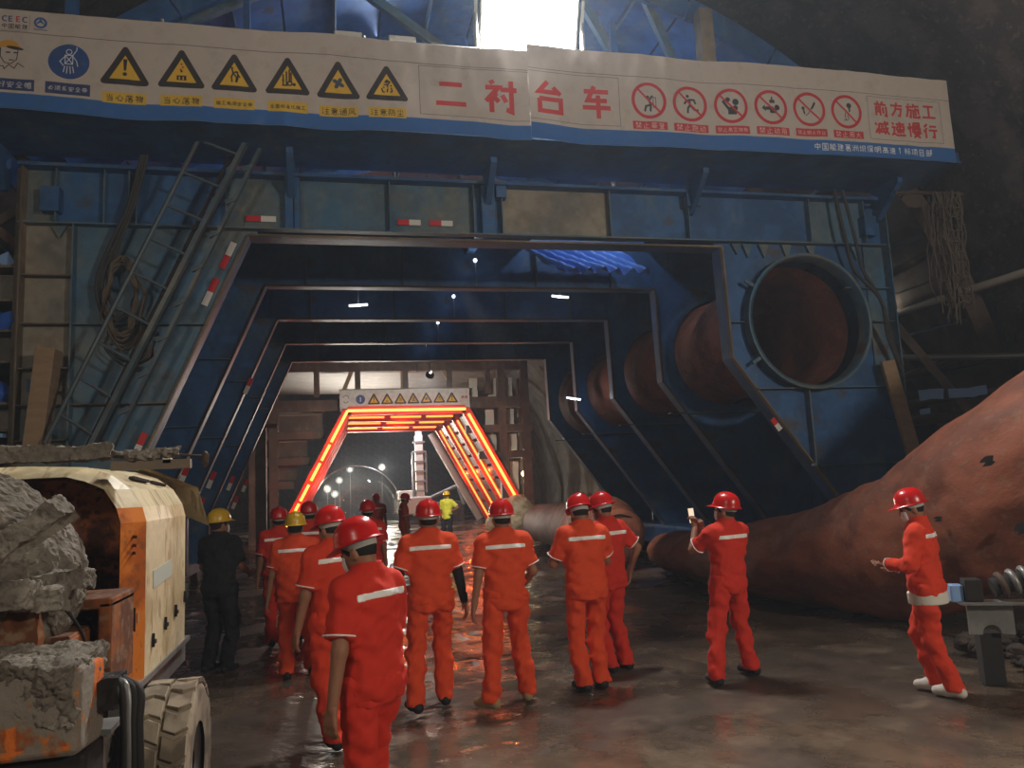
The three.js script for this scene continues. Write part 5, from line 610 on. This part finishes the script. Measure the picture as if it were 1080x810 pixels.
function person(o) {
  const P = thing('person', o.label, 'person', [o.x, o.floor || 0, o.z], o.turn || 0, o.group); P.scale.setScalar(o.h / 1.76);
  const fine = o.fine || 0.013, seed = o.x * 7 + o.z;
  const up = new THREE.Matrix4().makeTranslation(o.shift ? o.shift[0] : 0, 0.92, o.shift ? o.shift[1] : 0).multiply(new THREE.Matrix4().makeRotationFromEuler(new THREE.Euler(-(o.lean || 0), o.twist || 0, o.side || 0, 'YXZ'))).multiply(new THREE.Matrix4().makeTranslation(0, -0.92, 0)), inv = up.clone().invert(), ie = inv.elements;
  const T = (x, y, z) => V(x, y, z).applyMatrix4(up);
  const head = up.clone().multiply(new THREE.Matrix4().makeTranslation(0, 1.46, 0)).multiply(new THREE.Matrix4().makeRotationFromEuler(new THREE.Euler(-(o.nod || 0), o.look || 0, o.tilt || 0, 'YXZ'))), hi = head.clone().invert().elements;
  // joints
  const arms = [-1, 1].map((s, i) => { const sh = T(s * 0.178, 1.38, 0.0), hnd = T(...((o.hands && o.hands[i]) || [s * 0.27, 0.80, -0.05])), el = ik(sh, hnd, 0.29, 0.265, ((o.elbows && o.elbows[i]) ? V(...o.elbows[i]) : V(s * 0.5, -0.2, 1)).transformDirection(up)); return { s, sh, el, wr: hnd }; });
  const hipShift = o.shift || [0, 0];
  const legs = [-1, 1].map((s, i) => { const f = (o.feet && o.feet[i]) || [s * 0.12, 0, 0], hip = V(s * 0.092 + hipShift[0], 0.9, hipShift[1]), an = V(f[0], 0.085 + (f[3] || 0), f[1] + 0.04), kn = ik(hip, an, 0.425, 0.415, V(s * 0.12, 0, -1)); return { s, hip, kn, an, turn: f[2] || 0 }; });
  // torso field in the upper body's own axes
  const torso = (x, y, z, grow) => { const X = ie[0] * x + ie[4] * y + ie[8] * z + ie[12], Y = ie[1] * x + ie[5] * y + ie[9] * z + ie[13], Z = ie[2] * x + ie[6] * y + ie[10] * z + ie[14]; let k = 0; while (k < TORSO.length - 2 && TORSO[k + 1][0] < Y) k++; const t = clamp((Y - TORSO[k][0]) / (TORSO[k + 1][0] - TORSO[k][0]), 0, 1), w = o.wide || 1, a = lerp(TORSO[k][1], TORSO[k + 1][1], t) * w + grow, b = lerp(TORSO[k][2], TORSO[k + 1][2], t) * w + grow; const q = Math.pow(Math.pow(Math.abs(X) / a, 2.4) + Math.pow(Math.abs(Z - 0.01 * (Y - 1)) / b, 2.4), 1 / 2.4); return [Math.max((q - 1) * b, Y - 1.5, (o.hem || 0.80) - Y), X, Y, Z]; };
  const cut = o.longSleeve ? 0.92 : 0.8, sleeveEnd = arms.map((a) => (o.longSleeve ? a.el.clone().lerp(a.wr, 0.93) : a.sh.clone().lerp(a.el, cut)));
  const sleeves = arms.flatMap((a, i) => (o.longSleeve ? [[a.sh, a.el, 0.074, 0.062], [a.el, a.wr, 0.06, 0.05]] : [[a.sh, a.el, 0.08, 0.074]])), sleeveDir = arms.map((a) => (o.longSleeve ? a.wr.clone().sub(a.el) : a.el.clone().sub(a.sh)).normalize());
  const sleeveField = (x, y, z, i) => { const n = o.longSleeve ? 2 : 1; let d = 9; for (let k = 0; k < n; k++) d = smin(d, cap(x, y, z, sleeves[i * n + k]), 0.03); const e = sleeveEnd[i], v = sleeveDir[i]; return Math.max(d, (x - e.x) * v.x + (y - e.y) * v.y + (z - e.z) * v.z - (o.longSleeve && ((x - arms[i].el.x) * v.x + (y - arms[i].el.y) * v.y + (z - arms[i].el.z) * v.z < -0.02) ? 9 : 0)); };
  const shoulders = [[T(-0.06, 1.43, 0), arms[0].sh, 0.062, 0.066], [T(0.06, 1.43, 0), arms[1].sh, 0.062, 0.066]];
  const wr = (x, y, z) => 0.012 * noise3(x * 9 + seed, y * 16 + x * 8, z * 9) + 0.009 * noise3(x * 22, y * 30 - x * 14 + seed, z * 22) + 0.004 * Math.sin(y * 46 + x * 22 + 4 * noise3(x * 6, y * 6, seed)) * smooth(1.12, 0.86, y);
  const shirtF = (x, y, z) => { const [d0, , Y] = torso(x, y, z, 0.006); let d = d0; for (const s of shoulders) d = smin(d, cap(x, y, z, s), 0.04); d = smin(d, sleeveField(x, y, z, 0), 0.045); d = smin(d, sleeveField(x, y, z, 1), 0.045); return d + wr(x, y, z) * smooth(1.52, 1.4, Y) + 0.0; };
  const bb = bounds([...sleeves, ...shoulders, [T(0, 0.8, 0), T(0, 1.5, 0), 0.22, 0.16]], 0.05);
  const shirt = put('shirt', surface(shirtF, bb[0], bb[1], fine), o.shirt || cloth.red, P);
  // collar
  put('collar', surface((x, y, z) => { const [, X, Y, Z] = torso(x, y, z, 0); const r = Math.hypot(X, Z - 0.0); return Math.max(Math.abs(r - (0.083 - (Y - 1.47) * 0.2)) - 0.008, Math.abs(Y - 1.475 + (Z > 0 ? -0.012 : 0.012)) - 0.028); }, ((p) => [p.x - 0.14, p.y - 0.09, p.z - 0.14])(T(0, 1.47, 0)), ((p) => [p.x + 0.14, p.y + 0.11, p.z + 0.14])(T(0, 1.47, 0)), 0.008), o.shirt || cloth.red, shirt);
  if (!o.plain) {
    const back = (x, y, z) => { const [, X, Y, Z] = torso(x, y, z, 0); return Math.max(shirtF(x, y, z) - 0.005, Math.abs(Y - 1.345 + 0.12 * X * X) - 0.019, -shirtF(x, y, z) - 0.03, Math.abs(X) - 0.185, 0.0 - Z - (o.stripFront ? 9 : 0)); };
    const p = T(0, 1.34, 0); put('reflective_strip', surface(back, [p.x - 0.27, p.y - 0.13, p.z - 0.25], [p.x + 0.27, p.y + 0.13, p.z + 0.25], 0.008), stripMat, shirt, 'white reflective strip across the back');
    arms.forEach((a, i) => { const e = sleeveEnd[i], v = sleeveDir[i]; put('cuff_strip', surface((x, y, z) => { const t = (x - e.x) * v.x + (y - e.y) * v.y + (z - e.z) * v.z; return Math.max(cap(x, y, z, sleeves[o.longSleeve ? i * 2 + 1 : i]) - 0.008 + wr(x, y, z), Math.abs(t + 0.014) - 0.005, -cap(x, y, z, sleeves[o.longSleeve ? i * 2 + 1 : i]) - 0.03); }, [e.x - 0.13, e.y - 0.13, e.z - 0.13], [e.x + 0.13, e.y + 0.13, e.z + 0.13], 0.006), stripMat, shirt); });
  }
  // trousers
  const tl = legs.flatMap((l) => [[l.hip.clone().add(V(l.s * 0.01, 0, 0)), l.kn, 0.104, 0.082], [l.kn, l.an.clone().add(V(0, -0.02, 0)), 0.08, 0.078]]), tr = caps(tl, 0.035);
  const trouserF = (x, y, z) => { let d = tr(x, y, z); d = smin(d, ell(x, y, z, hipShift[0], 0.9, hipShift[1] + 0.01, 0.178, 0.12, 0.132), 0.05); return Math.max(d + wr(x, y * 0.8, z) * 1.3, y - 0.98, 0.055 - y); };
  const tb = bounds(tl, 0.05); put('trousers', surface(trouserF, [Math.min(tb[0][0], -0.24), 0.02, Math.min(tb[0][2], -0.22)], [Math.max(tb[1][0], 0.24), 1.02, Math.max(tb[1][2], 0.22)], fine), o.trousers || o.shirt || cloth.red, P);
  if (o.underShirt) { const u = surface((x, y, z) => { const [, X, Y, Z] = torso(x, y, z, 0.012); const q = Math.hypot(X / 0.206, Z / 0.16); return Math.max((q - 1) * 0.16, Y - 0.862, 0.765 - Y); }, ((p) => [p.x - 0.26, p.y - 0.12, p.z - 0.22])(T(0, 0.84, 0)), ((p) => [p.x + 0.26, p.y + 0.12, p.z + 0.22])(T(0, 0.84, 0)), 0.011); put('undershirt', u, whiteCloth, P, 'white shirt hem below the jacket'); }
  // shoes
  legs.forEach((l) => { const d = V(Math.sin(l.turn), 0, -Math.cos(l.turn)), heel = l.an.clone().addScaledVector(d, -0.045).setY(l.an.y - 0.04), toe = l.an.clone().addScaledVector(d, 0.15).setY(l.an.y - 0.045), mid = l.an.clone().addScaledVector(d, 0.06).setY(l.an.y - 0.03), y0 = l.an.y - 0.085; const list = [[heel, mid, 0.045, 0.047], [mid, toe, 0.047, 0.04], [l.an, mid, 0.05, 0.045]]; const bb2 = bounds(list, 0.02); put('shoe', surface((x, y, z) => Math.max(caps(list, 0.03)(x, y, z), y0 - y), bb2[0], bb2[1], 0.01), o.shoe || shoeBlack, P); });
  // body: head, neck, arms, hands as one skin
  const hp = (x, y, z) => [hi[0] * x + hi[4] * y + hi[8] * z + hi[12], hi[1] * x + hi[5] * y + hi[9] * z + hi[13], hi[2] * x + hi[6] * y + hi[10] * z + hi[14]];
  const headF = (x, y, z) => { const [X, Y, Z] = hp(x, y, z); let d = ell(X, Y, Z, 0, 0.135, 0.0, 0.075, 0.105, 0.095); d = smin(d, ell(X, Y, Z, 0, 0.075, -0.035, 0.056, 0.07, 0.058), 0.04); d = smin(d, ell(X, Y, Z, 0, 0.1, -0.096, 0.014, 0.024, 0.02), 0.02); for (const s of [-1, 1]) { d = smin(d, ell(X, Y, Z, s * 0.078, 0.105, 0.005, 0.012, 0.032, 0.02), 0.008); d = Math.max(d, -ell(X, Y, Z, s * 0.03, 0.128, -0.1, 0.018, 0.012, 0.016)); } d = Math.max(d, -ell(X, Y, Z, 0, 0.052, -0.1, 0.022, 0.005, 0.012)); return smin(d, cap(X, Y, Z, [V(0, -0.06, 0.015), V(0, 0.08, 0.012), 0.06, 0.054]), 0.03); };
  const hq = V(0, 0.1, 0).applyMatrix4(head), parts = [surface(headF, [hq.x - 0.16, hq.y - 0.19, hq.z - 0.16], [hq.x + 0.16, hq.y + 0.16, hq.z + 0.16], 0.009)];
  const core = [[T(0, 1.0, 0), T(0, 1.4, 0), 0.09, 0.09], [T(-0.1, 1.38, 0), T(0.1, 1.38, 0), 0.06, 0.06], ...arms.flatMap((a) => [[a.sh, a.el, 0.05, 0.042], [a.el, a.wr, 0.042, 0.029]]), [T(0, 1.4, 0), T(0, 1.5, 0), 0.05, 0.05], ...legs.flatMap((l) => [[l.hip, l.kn, 0.07, 0.05], [l.kn, l.an, 0.048, 0.04], [l.hip, T(0, 1.0, 0), 0.07, 0.08]])];
  const cb = bounds(core, 0.03); parts.push(surface(caps(core, 0.02), cb[0], cb[1], 0.015));
  const hands = arms.map((a, i) => {
    const d = (o.palms && o.palms[i] ? V(...o.palms[i]).transformDirection(up) : a.wr.clone().sub(a.el)).normalize(), side = (o.thumbs && o.thumbs[i] ? V(...o.thumbs[i]) : V(0, 0, -1)).transformDirection(up); side.addScaledVector(d, -side.dot(d)).normalize(); const n = d.clone().cross(side).multiplyScalar(a.s).normalize().negate(), at = (f, s, q) => a.wr.clone().addScaledVector(d, f).addScaledVector(side, s).addScaledVector(n, q), c = o.curl === undefined ? 0.35 : o.curl, list = [];
    list.push([at(-0.03, 0, 0), at(0.01, 0, 0), 0.028, 0.026]); for (const s of [-0.024, 0, 0.022]) list.push([at(0.01, s * 0.6, 0), at(0.075, s, 0.0), 0.018, 0.014]);
    [[-0.034, 0.058], [-0.012, 0.07], [0.011, 0.076], [0.033, 0.068]].forEach(([s, L]) => { const k = at(0.085, s, 0), m = at(0.085 + L * 0.55 * Math.cos(c), s, L * 0.55 * Math.sin(c)), e = at(0.085 + L * 0.55 * Math.cos(c) + L * 0.5 * Math.cos(c * 2.4), s, L * 0.55 * Math.sin(c) + L * 0.5 * Math.sin(c * 2.4)); list.push([at(0.06, s * 0.85, 0), k, 0.012, 0.011], [k, m, 0.0105, 0.0095], [m, e, 0.0095, 0.008]); });
    list.push([at(0.015, 0.02, 0.004), at(0.045, 0.052, 0.012), 0.014, 0.012], [at(0.045, 0.052, 0.012), at(0.08, 0.06, 0.024), 0.0115, 0.009]);
    const b2 = bounds(list, 0.015); return surface(caps(list, 0.008), b2[0], b2[1], 0.006);
  });
  if (o.darkSleeves) { put('arm_sleeve', surface((x, y, z) => { let d = 9; arms.forEach((a) => { d = Math.min(d, cap(x, y, z, [a.sh, a.el, 0.056, 0.048]), cap(x, y, z, [a.el, a.el.clone().lerp(a.wr, 0.93), 0.048, 0.036])); }); return d; }, cb[0], cb[1], 0.013), cloth.black, P, 'black arm sleeves'); }
  if (o.gloves) hands.forEach((h) => put('glove', h, o.gloves, P)); else parts.push(...hands);
  const body = put('body', G(parts), o.skin || skinMat, P);
  for (const s of [-1, 1]) put('eye', new THREE.SphereGeometry(0.009, 10, 8).translate(s * 0.03, 0.127, -0.0885).applyMatrix4(head), eyeMat, body);
  // hair, helmet, mask
  const hair = new THREE.SphereGeometry(1, 28, 16, 0, Math.PI * 2, 0, Math.PI * 0.62).scale(0.08, 0.112, 0.1).rotateX(0.3).translate(0, 0.135, 0.006).applyMatrix4(head); put('hair', hair, hairMat, P);
  const hq2 = []; const shell = [[0, 0.305], [0.03, 0.303], [0.065, 0.29], [0.092, 0.268], [0.109, 0.238], [0.116, 0.2], [0.118, 0.176], [0.124, 0.168], [0.134, 0.164], [0.135, 0.16], [0.122, 0.161], [0.112, 0.175], [0.1, 0.23], [0.05, 0.285], [0, 0.295]];
  const hg = new THREE.LatheGeometry(shell.map((p) => new THREE.Vector2(Math.max(p[0], 0.0001), p[1])), 48), hpnt = hg.attributes.position;
  for (let i = 0; i < hpnt.count; i++) { const x = hpnt.getX(i), y = hpnt.getY(i), z = hpnt.getZ(i), r = Math.hypot(x, z), a = Math.atan2(x, -z), rim = smooth(0.185, 0.165, y) * smooth(0.11, 0.125, r), front = smooth(1.0, 0.3, Math.abs(a)); const ridge = 0.008 * Math.exp(-Math.pow(x / 0.018, 2)) * smooth(0.19, 0.24, y) + 0.003 * Math.exp(-Math.pow((Math.abs(x) - 0.045) / 0.01, 2)) * smooth(0.2, 0.24, y); hpnt.setXYZ(i, x * 0.95 * (1 + ridge * 2), y + ridge - rim * front * 0.008, z * 1.12 + (z < 0 ? -rim * front * 0.045 : 0)); }
  hg.computeVertexNormals(); const tiltM = head.clone().multiply(new THREE.Matrix4().makeTranslation(0, -0.005, 0)).multiply(new THREE.Matrix4().makeRotationX(o.helmetTilt || 0.06)); hg.applyMatrix4(tiltM);
  const hm = put('helmet', hg, o.yellow ? helmetYellow : helmetRed, P); const hb = new THREE.CylinderGeometry(0.094, 0.09, 0.034, 36, 1, true).scale(0.9, 1, 1.08).translate(0, 0.148, 0.004).applyMatrix4(tiltM); put('headband', hb, o.yellow ? hairMat : grey, hm);
  if (o.mask) { const mg = new THREE.SphereGeometry(1, 24, 16, Math.PI * 0.02, Math.PI * 0.96, Math.PI * 0.3, Math.PI * 0.42).scale(0.068, 0.072, 0.05).rotateX(0).rotateY(Math.PI).translate(0, 0.075, -0.06).applyMatrix4(head); put('face_mask', mg, maskMat, P, 'white face mask'); }
  if (o.extra) o.extra(P, { head, T, arms, up });
  return P;
}
function phone(pos, rot, label, lit) { const t = thing('phone', label, 'phone', pos); t.rotation.set(...rot); put('phone_body', rbox(0.075, 0.155, 0.009, 0.004), mat.black, t); put('screen', box(0.068, 0.14, 0.002, 0, 0, 0.005), std({ color: 0x0a0a0a, emissive: new THREE.Color(...lit), emissiveIntensity: 1 }), t, 'lit screen'); }

// the visitors in front of the trolley
person({ x: 0.17, z: -4.2, h: 1.72, turn: 0.8, look: 0.25, nod: 0.32, lean: 0.06, feet: [[-0.12, 0.1, 0], [0.12, -0.12, 0]], hands: [[-0.3, 0.8, -0.02], [0.28, 0.84, -0.12]], mask: 1, shirt: cloth.redDeep, fine: 0.011, label: 'person in red workwear and red helmet nearest the camera with head turned left' });
person({ x: -0.02, z: -6.2, h: 1.75, turn: 0.55, look: 0.2, nod: 0.2, lean: 0.05, feet: [[-0.1, 0.08, 0.2], [0.12, -0.1, 0]], hands: [[-0.28, 0.82, -0.1], [0.24, 0.9, -0.22]], shirt: cloth.redMid, label: 'person in red helmet standing just behind the nearest person' });
person({ x: -0.43, z: -8.5, h: 1.67, wide: 1.2, turn: 0.05, yellow: 1, shirt: cloth.red, hands: [[-0.3, 0.8, -0.02], [0.2, 1.0, -0.25]], feet: [[-0.1, 0.02, 0], [0.16, -0.12, 0]], label: 'person in red workwear with a yellow helmet seen from behind' });
person({ x: -1.26, z: -9.1, h: 1.73, turn: -0.5, look: -0.4, yellow: 1, plain: 1, shirt: cloth.black, trousers: cloth.navy, hands: [[-0.2, 1.0, -0.3], [0.16, 1.02, -0.32]], mask: 1, label: 'person in black clothes with a yellow helmet beside the spraying machine' });
person({ x: -0.72, z: -10.3, h: 1.7, turn: 0.1, shirt: cloth.redDeep, feet: [[-0.1, 0, 0], [0.1, 0, 0]], label: 'person in dark red partly hidden left of the yellow helmet and orange light strips' });
person({ x: -0.36, z: -10.6, h: 1.75, turn: 0, shirt: cloth.redDeep, label: 'person in red helmet hidden behind the yellow-helmeted person in red' });
person({ x: 0.42, z: -11.2, h: 1.72, turn: 0.2, shirt: cloth.redDeep, label: 'person in red helmet far back between the nearest two helmets' });
person({ x: 0.78, z: -6.87, h: 1.75, turn: 0.02, nod: 0.05, darkSleeves: 1, feet: [[-0.17, 0.1, -0.3], [0.1, -0.06, 0]], hands: [[-0.33, 0.86, -0.06], [0.31, 0.82, -0.03]], label: 'person in red workwear with black arm sleeves walking away' });
person({ x: 1.42, z: -6.76, h: 1.72, turn: 0.04, nod: 0.12, shoe: shoeTan, feet: [[-0.2, 0.12, -0.7], [0.16, -0.02, 0.25]], hands: [[-0.3, 0.8, 0.02], [0.22, 0.95, -0.2]], label: 'person in red workwear and tan shoes standing with legs apart' });
person({ x: 2.19, z: -6.84, h: 1.74, turn: 0.1, nod: 0.32, lean: 0.04, feet: [[-0.09, 0, -0.15], [0.1, -0.04, 0.1]], hands: [[-0.1, 1.2, -0.3], [0.1, 1.12, -0.3]], elbows: [[-0.7, -0.8, 0.3], [0.7, -0.8, 0.3]], mask: 1, label: 'person in orange red workwear, front one of the close pair looking down' });
person({ x: 2.62, z: -7.42, h: 1.73, turn: 0.45, look: 0.3, nod: 0.3, feet: [[-0.1, 0, 0], [0.1, 0.02, 0]], hands: [[-0.08, 1.1, -0.3], [0.28, 0.92, 0.02]], elbows: [[-0.7, -0.8, 0.3], [0.9, 0, 0.4]], mask: 1, shirt: cloth.redDeep, label: 'person in deep red shirt half hidden behind the one looking at a phone' });
person({ x: 3.5, z: -6.66, h: 1.68, turn: 0.3, look: 0.42, nod: -0.02, lean: -0.06, feet: [[-0.31, 0.03, 0.3], [0.24, -0.05, 0.0]], hands: [[-0.09, 1.4, -0.33], [0.02, 1.36, -0.33]], elbows: [[-0.6, -1, 0.1], [0.5, -1, 0]], thumbs: [[1, 0, 0], [-1, 0, 0]], palms: [[0.1, 1, -0.3], [-0.2, 1, -0.3]], mask: 1, curl: 0.8, shirt: cloth.redDeep, label: 'person in red workwear raising a lit phone in front of the slack duct' });
person({ x: 4.72, z: -5.6, h: 1.66, turn: 0.72, look: 0.35, nod: 0.25, lean: 0.03, longSleeve: 1, underShirt: 1, hem: 0.866, shoe: shoeWhite, feet: [[-0.06, 0.1, 0.2], [0.1, -0.06, 0.1]], hands: [[-0.13, 1.1, -0.27], [0.04, 1.06, -0.26]], elbows: [[-0.7, -0.8, 0.3], [0.7, -0.7, 0.5]], mask: 1, shirt: cloth.redMid, label: 'person in red jacket over a white shirt at the right edge, hands raised' });
// farther people inside the tunnel
person({ x: 1.7, z: -20.5, h: 1.74, turn: -1.5, shirt: cloth.far, fine: 0.018, nod: 0.3, label: 'distant person in orange red facing right inside the trolley' });
person({ x: 1.1, z: -22.5, h: 1.76, turn: 3.1, shirt: cloth.far, fine: 0.018, stripFront: 1, label: 'distant person in red helmet facing the camera under the arches' });
person({ x: 3.6, z: -26, h: 1.72, turn: 2.6, shirt: cloth.yellowGreen, trousers: cloth.navy, yellow: 1, fine: 0.02, hands: [[-0.35, 1.1, -0.2], [0.3, 0.8, 0]], label: 'distant person in yellow green vest and yellow helmet near the mast' });
phone([3.36, 1.46, -7.03], [-0.1, 0.3, 0.05], 'phone with a bright warm screen held up in front of the slack duct', [1.0, 0.78, 0.55]);
phone([2.12, 1.24, -7.14], [-0.7, 0.15, 0], 'phone with a pale blue screen held by the pair', [0.35, 0.6, 1.0]);
scene.traverse((o) => { if (o.isMesh) { o.castShadow = o.receiveShadow = true; } if (o.isLight && o.shadow) o.castShadow = true; });
renderer.render(scene, camera);
